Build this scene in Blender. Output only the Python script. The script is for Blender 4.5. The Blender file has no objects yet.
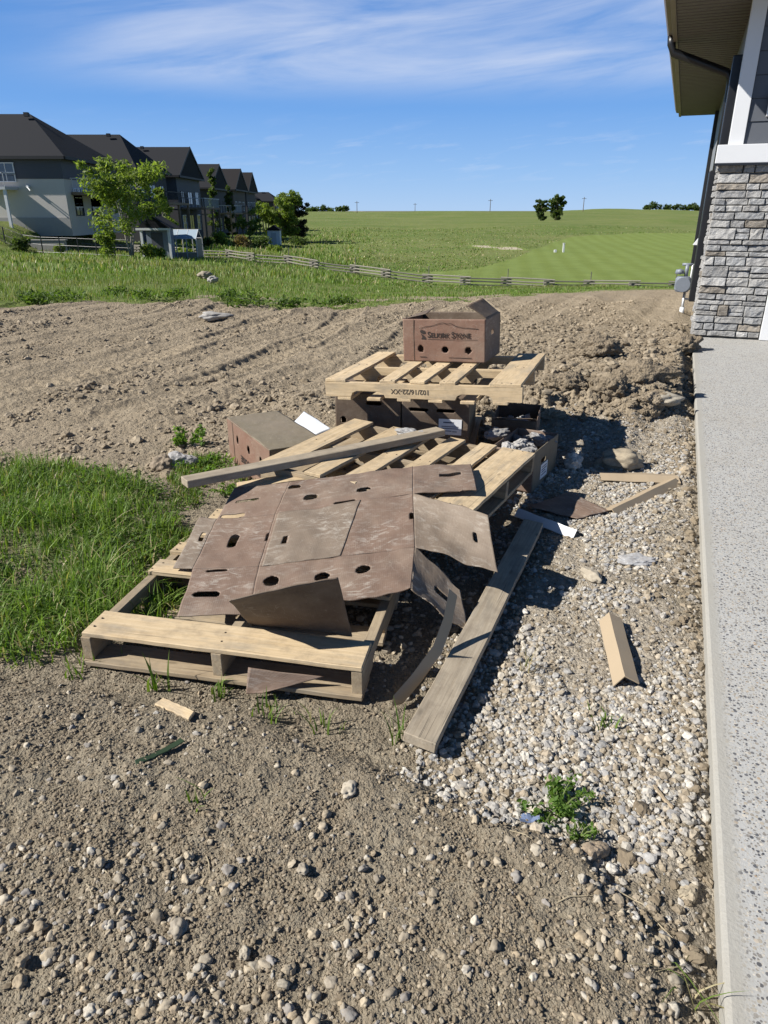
import bpy, bmesh, math, random
import numpy as np
from mathutils import Vector, Matrix, noise as mnoise
random.seed(7); RNG = np.random.default_rng(7)
scene = bpy.context.scene
C = scene.collection
rad = math.radians

# ------------------------------------------------------------------ camera maths (real ray / height intersections)
F, PITCH, CH = 705.0, rad(23.05), 1.55
cp, sp = math.cos(PITCH), math.sin(PITCH)
def ray(px, py):
    a, b = (px-384)/F, (512-py)/F
    return a, cp+b*sp, -sp+b*cp
def at(px, py, z=0.0):
    dx, dy, dz = ray(px, py); t = (z-CH)/dz
    return Vector((dx*t, dy*t, z))
def atY(px, py, Y):
    dx, dy, dz = ray(px, py); t = Y/dy
    return Vector((dx*t, Y, CH+dz*t))

# ------------------------------------------------------------------ numpy noise
def _h(ix, iy, s):
    n = (ix*374761393 + iy*668265263 + s*974634777) & 0xffffffff
    n = ((n ^ (n >> 13))*1274126177) & 0xffffffff
    n = (n ^ (n >> 16)) & 0xffffffff
    return n/4294967295.0
def vn(x, y, s=0):
    x = np.asarray(x, float); y = np.asarray(y, float)
    ix = np.floor(x).astype(np.int64); iy = np.floor(y).astype(np.int64)
    fx = x-ix; fy = y-iy
    fx = fx*fx*(3-2*fx); fy = fy*fy*(3-2*fy)
    a = _h(ix, iy, s); b = _h(ix+1, iy, s); c = _h(ix, iy+1, s); d = _h(ix+1, iy+1, s)
    return (a*(1-fx)+b*fx)*(1-fy)+(c*(1-fx)+d*fx)*fy
def fbm(x, y, s=0, o=4):
    r = 0; a = .5; t = 0
    for k in range(o):
        r = r+a*vn(x*2**k+17.3*k, y*2**k-9.1*k, s+k); t += a; a *= .55
    return r/t
def sst(a, b, x):
    t = np.clip((np.asarray(x, float)-a)/(b-a), 0, 1); return t*t*(3-2*t)

# ------------------------------------------------------------------ terrain
FP = [(20,246,66),(90,249,63),(160,253,60),(235,258,57),(300,265,54),(370,275,52),(440,284,50),(510,286,49.5),(590,288,49),(660,290,48.5),(740,291,48)]
FENCE = [atY(*p) for p in FP]
fx_ = [-60,-30]+[p.x for p in FENCE]+[60]
fz_ = [-.3,-.6]+[p.z-.12 for p in FENCE]+[-3.4]
fy_ = [66,66]+[p.y for p in FENCE]+[48]
o_ = np.argsort(fx_)
fx_, fz_, fy_ = np.array(fx_)[o_], np.array(fz_)[o_], np.array(fy_)[o_]
DX = [-40,-6.6,-3.5,-2.2,-.86,.6,3.5,5.5,9,40]
DY = [12.0,12.6,13.2,12.2,11.6,12.8,14.6,15.5,16,16]
def dirt_edge(x, y): return np.interp(x, DX, DY)+1.1*(fbm(x*1.9, y*1.0, 33, 3)-.5)+1.3*(fbm(x*.7, y*.3, 31, 3)-.5)*2
SX = [-9,-1.5,-1.05,-.45,.05,.5,.69,1.2]
SY = [2.2,2.12,2.02,1.95,1.66,1.42,1.02,.3]
def soil_fill(x, y):
    yb = np.interp(x, SX, SY)+.12*(fbm(x*4, y*4, 5, 3)-.5)
    return 1-sst(yb-.14, yb+.03, y)
def clod_zone(x, y):
    w = .35*(fbm(x*2.2, y*2.2, 8, 3)-.5)*2
    front = np.interp(x, [-1,.3,.9,1.5,2.1,2.6,3.2], [6.4,5.7,5.55,5.35,5.45,5.9,6.6])
    return sst(front-.10+w*.35, front+.28+w*.35, y)*(1-sst(8.6, 11.5, y))*sst(.2, 1.3, x+w)
def grass_patch(x, y):
    n = .50*(fbm(x*2.8, y*2.8, 12, 4)-.5)*2
    xr = np.interp(y, [2.0,2.2,2.45,2.7,3.2,3.9,4.4], [-1.42,-1.22,-1.05,-.98,-.95,-1.3,-2.0])
    return (1-sst(xr-.15, xr+.05, x+n*.7))*sst(2.02, 2.28, y+n*.5+.10*(x+1))*(1-sst(4.15, 4.55, y-n*1.2))
def sand_mask(x, y):
    cx, cy = 14.6, 96.
    a = ((x-cx)/3.6)**2+((y-cy+(x-cx)*.9)/4.2)**2
    return (1-sst(.6, 1.1, a+.5*(fbm(x*.3, y*.3, 3)-.5)))
def lawn_mask(x, y):
    # mown strip of the course beyond the rail fence
    lo = np.interp(x, [-5,0,5,12,20,40], [58,53,50,49,48,47]); hi = np.interp(x, [-5,2,8,14,20,30,45], [58,60,66,80,97,125,140])
    return sst(lo-1, lo+1, y)*(1-sst(hi-1.5, hi+1.5, y))*sst(-4, 0, x)
def height_big(x, y):
    x = np.asarray(x, float); y = np.asarray(y, float)
    yf = np.interp(x, fx_, fy_); zf = np.interp(x, fx_, fz_)
    y0 = np.interp(x, DX, DY)
    t = np.clip((y-y0)/(yf-y0), 0, 1)
    t = np.where(t < .02, t*t/.04, t-.01)/.99
    znear = zf*t
    zR = np.interp(y, [48,100,200,400,800,2000,5000], [-3.1,-2.7,-.9,.9,1.6,2.6,8])
    zL = np.interp(y, [48,115,250,400,800,2000,5000], [-.6,-1.4,-.9,.7,1.6,2.6,8])
    s = sst(-20, -6, x*60/np.maximum(y, 60))
    zF = zL*(1-s)+zR*s
    zF = zF+2.4*(fbm(x/42, y/42, 40, 4)-.5)*sst(75, 160, y)*(1-sst(800,2000,y))
    zF = zF+2.6*np.exp(-((x-140)/45)**2-((y-470)/55)**2)+1.6*np.exp(-((x-30)/45)**2-((y-330)/40)**2)
    q = sst(0, 45, y-yf)
    z = np.where(y < yf, znear, zf*(1-q)+zF*q)
    z = z+1.5*sst(-25.5, -29, x)*sst(50, 58, y)*(1-sst(68, 74, y))
    z = z+.12*(fbm(x/2.2, y/2.2, 44, 3)-.5)*sst(0, 3, y-y0)
    return z
def height(x, y, fine=True):
    x = np.asarray(x, float); y = np.asarray(y, float)
    z = height_big(x, y)
    near = 1-sst(13, 17, y)
    sf = soil_fill(x, y); cz = clod_zone(x, y); gp = grass_patch(x, y)
    z = z+sf*.045
    mid = sst(4.2, 5.2, y+.35*x)*near
    d = x*.90-y*.43                                   # across the tyre tracks
    rut = np.sin(d*7.5+1.6*fbm(x*.7, y*.7, 21, 2))*.5+.5
    z = z+mid*(1-cz)*(.085*rut*fbm(x*1.5, y*1.5, 23, 3)+.028*(np.sin(d*23+3*fbm(x, y, 26, 2))*.5+.5)*fbm(x*3, y*3, 27, 2)+.06*(fbm(x*.9, y*.9, 24, 3)-.5))
    al = x*.43+y*.90; dc = d+.035*(al-5.)**2+.10*(fbm(x*.5, y*.5, 28, 2)-.5); q_ = np.abs(((dc+.2) % 1.25)-.62)
    band = (1-sst(.16, .21, q_))*sst(.38, .52, fbm(dc*.9, al*.25, 29, 2)+.05)
    z = z+mid*(1-cz)*band*(-.021+.016*(np.sin(2*np.pi*(al*6.5+q_*3.2)) > .1))+mid*(1-cz)*.015*np.exp(-((q_-.235)/.035)**2)*sst(.38, .52, fbm(dc*.9, al*.25, 29, 2)+.05)
    z = z+cz*(.10+.05*(1-sst(7.2, 10, y))*sst(1.2, 2.5, x))
    if fine:
        cl = fbm(x*9, y*9, 52, 3); cl2 = fbm(x*3.2, y*3.2, 53, 2)
        z = z+cz*(1-.72*sst(5.8, 6.9, y))*(1-sst(8, 11, y))*(.17*(np.abs(cl-.5)*2-.25)+.16*(cl2-.5))
        z = z+near*(.020*(fbm(x*6, y*6, 60, 3)-.5)+.012*(fbm(x*22, y*22, 61, 3)-.5)+.010*(fbm(x*60, y*60, 62, 2)-.5))
        z = z+sf*(.036*(fbm(x*5, y*5, 65, 4)-.5)+.022*(fbm(x*14, y*14, 67, 4)-.5))
        z = z+mid*.028*(fbm(x*16, y*16, 66, 2)-.5)
    z = z+gp*.03
    # hollow next to and under the pallets keeps the soil below the wood
    pm = np.exp(-((x+.1)/1.0)**4-((y-3.1)/1.15)**4)
    z = z-pm*.035
    # soil meets the walkway below its edge
    uu = x*.9304-y*.3665
    z = np.where((uu > .17) & (y < 12), np.minimum(z, .03-.05*sst(.18, .32, uu)), z)
    return z
def hz(x, y): return float(height(np.array([x]), np.array([y]))[0])

# ------------------------------------------------------------------ node material helper
class NM:
    def __init__(s, name):
        s.m = bpy.data.materials.new(name); s.m.use_nodes = True
        s.t = s.m.node_tree; s.n = s.t.nodes; s.l = s.t.links
        s.b = s.n['Principled BSDF']; s.b.inputs['Roughness'].default_value = .85
        s.b.inputs['Specular IOR Level'].default_value = .25
    def node(s, k, **kw):
        n = s.n.new(k)
        for a, v in kw.items():
            if a.startswith('i_'):
                key = a[2:]; key = int(key) if key.isdigit() else key.replace('_', ' ')
                if isinstance(v, bpy.types.NodeSocket): s.l.new(v, n.inputs[key])
                else: n.inputs[key].default_value = v
            else: setattr(n, a, v)
        return n
    def coord(s, k='Object'): return s.node('ShaderNodeTexCoord').outputs[k]
    def mapping(s, vec, scale=(1,1,1), loc=(0,0,0), rot=(0,0,0)):
        return s.node('ShaderNodeMapping', i_Vector=vec, i_Scale=scale, i_Location=loc, i_Rotation=rot).outputs[0]
    def noise(s, vec, scale, detail=4, rough=.6, dist=0):
        return s.node('ShaderNodeTexNoise', i_Vector=vec, i_Scale=scale, i_Detail=detail, i_Roughness=rough, i_Distortion=dist).outputs[0]
    def ramp(s, f, stops):
        n = s.node('ShaderNodeValToRGB', i_Fac=f); e = n.color_ramp.elements
        while len(e) < len(stops): e.new(.5)
        for k, (p, c) in enumerate(stops):
            e[k].position = p
            e[k].color = (c, c, c, 1) if not isinstance(c, (tuple, list)) else (*c[:3], 1)
        return n.outputs[0]
    def mix(s, f, a, b, mode='MIX'):
        n = s.node('ShaderNodeMix', data_type='RGBA', blend_type=mode)
        for i, v in ((0, f), (6, a), (7, b)):
            if isinstance(v, bpy.types.NodeSocket): s.l.new(v, n.inputs[i])
            elif i == 0: n.inputs[0].default_value = v
            else: n.inputs[i].default_value = (*v[:3], 1) if isinstance(v, (tuple, list)) else (v, v, v, 1)
        return n.outputs[2]
    def math(s, op, a, b=0.0, c=0.0):
        n = s.node('ShaderNodeMath', operation=op)
        for i, v in enumerate((a, b, c)):
            if isinstance(v, bpy.types.NodeSocket): s.l.new(v, n.inputs[i])
            else: n.inputs[i].default_value = v
        return n.outputs[0]
    def attr(s, name): return s.node('ShaderNodeAttribute', attribute_name=name)
    def rnd(s): return s.node('ShaderNodeObjectInfo').outputs['Random']
    def col(s, c):
        if isinstance(c, bpy.types.NodeSocket): s.l.new(c, s.b.inputs['Base Color'])
        else: s.b.inputs['Base Color'].default_value = (*c[:3], 1)
        return s
    def rough(s, v):
        if isinstance(v, bpy.types.NodeSocket): s.l.new(v, s.b.inputs['Roughness'])
        else: s.b.inputs['Roughness'].default_value = v
        return s
    def bump(s, hgt, strength=.5, dist=.01):
        n = s.node('ShaderNodeBump', i_Height=hgt, i_Strength=strength, i_Distance=dist)
        s.l.new(n.outputs[0], s.b.inputs['Normal']); return s

def simple(name, c, rough=.7, var=.25, scale=6., bump=.0, bscale=60., metal=0, spec=.3):
    m = NM(name); v = m.coord()
    f = m.noise(v, scale, 5, .65)
    m.col(m.mix(f, tuple(x*(1-var) for x in c), tuple(min(1, x*(1+var)) for x in c)))
    m.rough(m.math('MULTIPLY_ADD', f, .2, rough-.1))
    m.b.inputs['Metallic'].default_value = metal; m.b.inputs['Specular IOR Level'].default_value = spec
    if bump: m.bump(m.noise(v, bscale, 3), bump, .01)
    return m.m

def wood(name, light, dark, stain, stain_amt=.5, grey=None):
    m = NM(name); v = m.coord(); r = m.rnd()
    off = m.node('ShaderNodeCombineXYZ', i_X=m.math('MULTIPLY', r, 37.), i_Y=m.math('MULTIPLY', r, 19.), i_Z=m.math('MULTIPLY', r, 7.)).outputs[0]
    vv = m.node('ShaderNodeVectorMath', operation='ADD', i_0=v, i_1=off).outputs[0]
    g = m.noise(m.mapping(vv, (1.6, 34, 34)), 2.2, 6, .65, .7)
    g2 = m.noise(m.mapping(vv, (5, 130, 130)), 2.0, 3, .6)
    base = m.mix(m.ramp(g, [(.32, 0), (.68, 1)]), dark, light)
    base = m.mix(m.math('MULTIPLY', m.ramp(g2, [(.45, 0), (.75, 1)]), .28), base, tuple(x*.5 for x in dark))
    st = m.noise(m.mapping(vv, (1.5, 6, 6)), 2.5, 5, .65)
    base = m.mix(m.math('MULTIPLY', m.ramp(st, [(.50, 0), (.68, 1)]), stain_amt), base, stain)
    kn = m.node('ShaderNodeTexVoronoi', i_Vector=m.mapping(vv, (3.2, 9, 9)), i_Scale=1.3).outputs['Distance']
    base = m.mix(m.ramp(kn, [(.05, .75), (.12, 0)]), base, tuple(x*.45 for x in dark))
    dirt = m.noise(vv, 14, 5, .7)
    base = m.mix(m.math('MULTIPLY', m.ramp(dirt, [(.46, 0), (.70, 1)]), .45), base, (.17, .135, .10))
    base = m.mix(m.math('MULTIPLY', r, .40), base, tuple(x*.62 for x in dark))
    ck = m.noise(m.mapping(vv, (.9, 75, 75)), 1.6, 3, .5, .3)
    base = m.mix(m.math('MULTIPLY', m.ramp(ck, [(.66, 0), (.70, 1)]), .75), base, tuple(x*.22 for x in dark))
    m.col(base).rough(.8)
    m.bump(m.math('ADD', g, m.math('MULTIPLY', g2, .6)), .35, .003)
    return m.m
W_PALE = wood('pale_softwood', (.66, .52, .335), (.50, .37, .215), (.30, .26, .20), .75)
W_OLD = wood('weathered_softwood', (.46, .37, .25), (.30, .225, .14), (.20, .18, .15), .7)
W_GREY = wood('grey_weathered_wood', (.40, .365, .30), (.26, .235, .19), (.17, .155, .13), .55)
W_MID = wood('dusty_tan_grey_wood', (.47, .40, .30), (.32, .26, .185), (.20, .18, .145), .55)
W_RAIL = wood('old_fence_rail_wood', (.31, .285, .24), (.20, .185, .155), (.14, .13, .11), .5)

def card_mat(name, base, base2, scuff, scuff_amt, flute=1.0):
    m = NM(name); uv = m.coord('UV'); r = m.rnd()
    off = m.node('ShaderNodeCombineXYZ', i_X=m.math('MULTIPLY', r, 11.), i_Y=m.math('MULTIPLY', r, 5.)).outputs[0]
    v = m.node('ShaderNodeVectorMath', operation='ADD', i_0=uv, i_1=off).outputs[0]
    n = m.noise(v, 6, 5, .6)
    c = m.mix(n, base, base2)
    st = m.noise(m.mapping(v, (5, 13, 1)), 3, 7, .75, .8)
    big = m.noise(v, 3.5, 4, .6)
    msk = m.math('MULTIPLY', m.ramp(st, [(.50, 0), (.66, 1)]), m.ramp(big, [(.42, .1), (.62, 1)]))
    c = m.mix(m.math('MULTIPLY', msk, scuff_amt), c, scuff)
    cr = m.node('ShaderNodeTexVoronoi', feature='DISTANCE_TO_EDGE', i_Vector=m.node('ShaderNodeVectorMath', operation='ADD', i_0=m.mapping(v, (1, 1.3, 1)), i_1=m.node('ShaderNodeTexNoise', i_Vector=v, i_Scale=9.).outputs[1]).outputs[0], i_Scale=3.1).outputs[0]
    crk = m.math('MULTIPLY', m.ramp(cr, [(.004, 1), (.016, 0)]), m.ramp(m.noise(v, 4, 2), [(.5, 0), (.6, 1)]))
    c = m.mix(m.math('MULTIPLY', crk, .28), c, (.38, .33, .27))
    sp_ = m.noise(v, 60, 3, .7)
    c = m.mix(m.math('MULTIPLY', m.ramp(sp_, [(.62, 0), (.75, 1)]), .5), c, (.30, .26, .21))
    du = m.noise(v, 2.2, 5, .7)
    c = m.mix(m.math('MULTIPLY', m.ramp(du, [(.44, 0), (.70, 1)]), .5), c, (.25, .20, .15))
    m.col(c).rough(.72)
    w = m.node('ShaderNodeTexWave', wave_type='BANDS', bands_direction='X', i_Vector=v, i_Scale=38.).outputs[1]
    hgt = m.math('ADD', m.math('MULTIPLY', w, .05*flute), m.math('MULTIPLY', m.noise(v, 16, 5, .6), 1.2))
    m.bump(hgt, .5, .006)
    m.b.inputs['Specular IOR Level'].default_value = .35
    return m.m
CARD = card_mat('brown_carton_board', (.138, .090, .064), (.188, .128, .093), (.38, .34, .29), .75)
CARD_GREY = card_mat('scuffed_grey_carton_board', (.190, .145, .105), (.150, .115, .085), (.40, .365, .31), .9)
CARD_RED = card_mat('red_brown_printed_carton', (.158, .086, .058), (.188, .106, .072), (.33, .26, .20), .25)
CARD_TAN = card_mat('plain_tan_carton_board', (.33, .255, .165), (.39, .305, .20), (.46, .39, .29), .45)
CARD_OLIVE = card_mat('dirty_olive_carton_board', (.150, .122, .082), (.185, .155, .105), (.26, .235, .18), .4)
CARD_DARK = card_mat('dark_and_shaded_carton_board', (.085, .058, .040), (.12, .083, .055), (.18, .15, .11), .4)  # dark brown board; also carries painted shade on cartons and the front flap
INK = simple('black_print_ink', (.032, .024, .020), .8, .1)
INKP = simple('dark_stamp_ink', (.07, .055, .04), .8, .1)
LABEL = simple('white_label_paper', (.74, .74, .73), .6, .06, 3)
LABEL_INK = simple('label_print', (.12, .12, .14), .7, .1)
FOAM = simple('white_foam_sheet', (.58, .59, .60), .5, .05, 5, .1, 30)
WHITE = simple('white_trim_paint', (.62, .62, .615), .5, .03, 3)
BLACK = simple('black_aluminium', (.012, .012, .013), .38, .2, 8, spec=.5)
GREYMETAL = simple('grey_meter_casting', (.17, .19, .22), .45, .2, 12, .1, 40, spec=.5)
NAILM = simple('rusty_nail', (.06, .045, .035), .6, .2, 40, metal=.4)
GALV = simple('galvanised_pipe', (.42, .42, .41), .45, .15, 20, metal=.6)

# ------------------------------------------------------------------ object helpers
def link(o, parent=None):
    C.objects.link(o)
    if parent: o.parent = parent
    return o
def tag(o, label=None, cat=None, group=None, kind=None):
    if label: o['label'] = label
    if cat: o['category'] = cat
    if group: o['group'] = group
    if kind: o['kind'] = kind
    return o
def empty(name, M, label, cat, group=None):
    o = bpy.data.objects.new(name, None); o.empty_display_size = .1; C.objects.link(o)
    o.matrix_world = M if isinstance(M, Matrix) else Matrix.Translation(M)
    return tag(o, label, cat, group)
def pose(x, y, z, yaw=0, tx=0, ty=0):
    return Matrix.Translation((x, y, z)) @ Matrix.Rotation(rad(yaw), 4, 'Z') @ Matrix.Rotation(rad(tx), 4, 'X') @ Matrix.Rotation(rad(ty), 4, 'Y')
def mesh_obj(name, verts, faces, mat, parent=None, smooth=False, uv=None, M=None):
    me = bpy.data.meshes.new(name)
    me.from_pydata([tuple(v) for v in verts], [], [tuple(f) for f in faces]); me.update()
    if smooth: me.polygons.foreach_set('use_smooth', [True]*len(me.polygons))
    if mat: me.materials.append(mat)
    if uv is not None:
        l = me.uv_layers.new(name='UVMap'); idx = np.empty(len(me.loops), np.int32); me.loops.foreach_get('vertex_index', idx)
        l.data.foreach_set('uv', np.asarray(uv, np.float32)[idx].ravel())
    o = bpy.data.objects.new(name, me); link(o, parent)
    if M is not None: o.matrix_local = M
    return o
def fast_mesh(name, V, Q, mat, cols=None, smooth=False, nside=4, parent=None):
    """V (n,3), Q (m,nside) numpy arrays; cols (n,3) goes in the point colour attribute 'tint'"""
    me = bpy.data.meshes.new(name); V = np.asarray(V, np.float32); Q = np.asarray(Q, np.int32)
    me.vertices.add(len(V)); me.vertices.foreach_set('co', V.ravel())
    me.loops.add(Q.size); me.loops.foreach_set('vertex_index', Q.ravel())
    me.polygons.add(len(Q)); me.polygons.foreach_set('loop_start', np.arange(0, Q.size, nside, dtype=np.int32))
    me.update(calc_edges=True)
    me.polygons.foreach_set('use_smooth', np.full(len(Q), smooth))
    if cols is not None:
        a = me.attributes.new('tint', 'FLOAT_COLOR', 'POINT')
        c = np.ones((len(V), 4), np.float32); c[:, :3] = cols; a.data.foreach_set('color', c.ravel())
    me.materials.append(mat); me.validate()
    o = bpy.data.objects.new(name, me); link(o, parent); return o

class MB:
    def __init__(s): s.v = []; s.f = []
    def quadbox(s, P):   # 8 points, bottom ring then top ring
        k = len(s.v); s.v += [tuple(p) for p in P]
        s.f += [(k+3,k+2,k+1,k), (k+4,k+5,k+6,k+7)]+[(k+i, k+(i+1) % 4, k+4+(i+1) % 4, k+4+i) for i in range(4)]
        return s
    def box(s, c, d, M=None):
        x, y, z = c; a, b, e = d[0]/2, d[1]/2, d[2]/2
        P = [(x-a,y-b,z-e),(x+a,y-b,z-e),(x+a,y+b,z-e),(x-a,y+b,z-e),(x-a,y-b,z+e),(x+a,y-b,z+e),(x+a,y+b,z+e),(x-a,y+b,z+e)]
        if M is not None: P = [M @ Vector(p) for p in P]
        return s.quadbox(P)
    def span(s, x0, x1, y0, y1, z0, z1): return s.box(((x0+x1)/2,(y0+y1)/2,(z0+z1)/2), (x1-x0,y1-y0,z1-z0))
    def tube(s, pts, r, n=8, cap=True):
        pts = [Vector(p) for p in pts]; r = r if isinstance(r, (list, tuple)) else [r]*len(pts)
        k0 = len(s.v); up = None
        for i, p in enumerate(pts):
            t = (pts[min(i+1, len(pts)-1)]-pts[max(i-1, 0)]).normalized()
            if up is None: up = Vector((0,0,1)) if abs(t.z) < .9 else Vector((1,0,0))
            a = t.cross(up).normalized(); b = a.cross(t).normalized(); up = b
            for j in range(n):
                th = 2*math.pi*j/n; s.v.append(tuple(p+(a*math.cos(th)+b*math.sin(th))*r[i]))
        for i in range(len(pts)-1):
            for j in range(n):
                s.f.append((k0+i*n+j, k0+(i+1)*n+j, k0+(i+1)*n+(j+1) % n, k0+i*n+(j+1) % n))
        if cap: s.f.append(tuple(k0+j for j in range(n))); s.f.append(tuple(k0+(len(pts)-1)*n+n-1-j for j in range(n)))
        return s
    def prism(s, poly, axis_from, axis_to):   # poly: function of (a,b)->Vector handled outside; here list of 3D points + offset
        k = len(s.v); n = len(poly); off = Vector(axis_to)-Vector(axis_from)
        s.v += [tuple(p) for p in poly]+[tuple(Vector(p)+off) for p in poly]
        s.f += [tuple(range(k+n-1, k-1, -1)), tuple(range(k+n, k+2*n))]+[(k+i, k+(i+1) % n, k+n+(i+1) % n, k+n+i) for i in range(n)]
        return s
    def quad(s, *p):
        k = len(s.v); s.v += [tuple(q) for q in p]; s.f.append(tuple(range(k, k+len(p)))); return s
    def build(s, name, mat, parent=None, bevel=0, smooth=False, M=None):
        o = mesh_obj(name, s.v, s.f, mat, parent, smooth, M=M)
        bm = bmesh.new(); bm.from_mesh(o.data); bmesh.ops.recalc_face_normals(bm, faces=bm.faces); bm.to_mesh(o.data); bm.free()
        if bevel:
            b = o.modifiers.new('bevel', 'BEVEL'); b.width = bevel; b.segments = 2; b.limit_method = 'ANGLE'
        return o

def board(name, parent, c, L, W, T, mat, rz=0, M=None, bow=.004, notch=None, bevel=.0025, twist=0.):
    """a sawn board: grain along local x, slightly bowed, ends not quite square, a few chipped edges"""
    n = 14; rs = random.Random("%s%.3f%.3f%.3f" % (name, c[0], c[1], L))
    ph = rs.random()*6; s0 = rs.uniform(-.004, .004); s1 = rs.uniform(-.004, .004)
    v = []; f = []
    for i in range(n+1):
        t = i/n; x = (t-.5)*L; dz = bow*math.sin(t*3.1+ph); dy = bow*.6*math.sin(t*2.3+ph*1.7)
        e0, e1 = rs.uniform(-.0015, .0015), rs.uniform(-.0015, .0015)
        sx = (s0 if i == 0 else s1 if i == n else 0)
        tw = twist*(t-.5)
        v += [(x-sx, dy-W/2+e0, dz-T/2-tw*W/2), (x+sx, dy+W/2+e1, dz-T/2+tw*W/2), (x+sx, dy+W/2+e1, dz+T/2+tw*W/2), (x-sx, dy-W/2+e0, dz+T/2-tw*W/2)]
    for i in range(n):
        a = 4*i
        for j in range(4): f.append((a+j, a+(j+1) % 4, a+4+(j+1) % 4, a+4+j))
    f += [(3,2,1,0), (4*n, 4*n+1, 4*n+2, 4*n+3)]
    o = mesh_obj(name, v, f, mat, parent)
    bm = bmesh.new(); bm.from_mesh(o.data); bmesh.ops.recalc_face_normals(bm, faces=bm.faces); bm.to_mesh(o.data); bm.free()
    o.matrix_local = M if M is not None else Matrix.Translation(c) @ Matrix.Rotation(rz, 4, 'Z')
    b = o.modifiers.new('bevel', 'BEVEL'); b.width = bevel; b.segments = 1; b.limit_method = 'ANGLE'; b.angle_limit = rad(50)
    return o

def stringer(parent, y, L, z0, z1, mat):
    """notched pallet stringer along local x"""
    prof = [(-L/2, z0)]
    for cx in (-L*.27, L*.27):
        w, hgt = .115, .038
        prof += [(cx-w, z0), (cx-w+.012, z0+hgt*.7), (cx-w+.04, z0+hgt), (cx+w-.04, z0+hgt), (cx+w-.012, z0+hgt*.7), (cx+w, z0)]
    prof += [(L/2, z0), (L/2, z1), (-L/2, z1)]
    mb = MB(); mb.prism([(x, -.019, z-(z0+z1)/2) for x, z in prof], (0,0,0), (0,.038,0))
    o = mb.build('stringer', mat, parent, bevel=.002); o.location = (0, y, (z0+z1)/2)
    return o
NAIL = []
def nails(parent, xs, ys, z):
    for x in xs:
        for y in ys:
            for dx in (-.028, .028):
                if not NAIL: NAIL.append(MB().tube([(0, 0, -.004), (0, 0, .0014)], .004, 6).build('nail', NAILM, parent).data); o = [c for c in parent.children if c.data is NAIL[0]][0]
                else: o = link(bpy.data.objects.new('nail', NAIL[0]), parent)
                o.location = (x+dx, y+random.uniform(-.012, .012), z)
def pallet(M, Ls, Ld, top, bot, label, mat_top, mat_str, text=None, skip=()):
    """local x = along the stringers, y = along the deck boards, z = 0 at the deck's top"""
    p = empty('wooden_pallet', M, label, 'pallet', 'wooden pallets in the heap')
    tk = .019; zt = 0
    for y in (-Ld/2+.02, 0, Ld/2-.02): stringer(p, y, Ls, zt-tk-.092, zt-tk-.0005, mat_str)
    for x, w in top:
        o = board('deck_board', p, (x, 0, zt-tk/2), Ld+random.uniform(-.012,.012), w, tk, mat_top, M=Matrix.Translation((x, 0, zt-tk/2)) @ Matrix.Rotation(rad(90)+random.uniform(-.012,.012), 4, 'Z'), bow=.002)
    for x, w in bot:
        board('bottom_board', p, (x, 0, zt-tk*1.5-.0925), Ld, w, tk, mat_str, M=Matrix.Translation((x, 0, zt-tk*1.5-.0925)) @ Matrix.Rotation(rad(90), 4, 'Z'), bow=.0015)
    for t in top: nails(p, [t[0]], (-Ld/2+.02, 0, Ld/2-.02), zt+.0)
    return p

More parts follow.
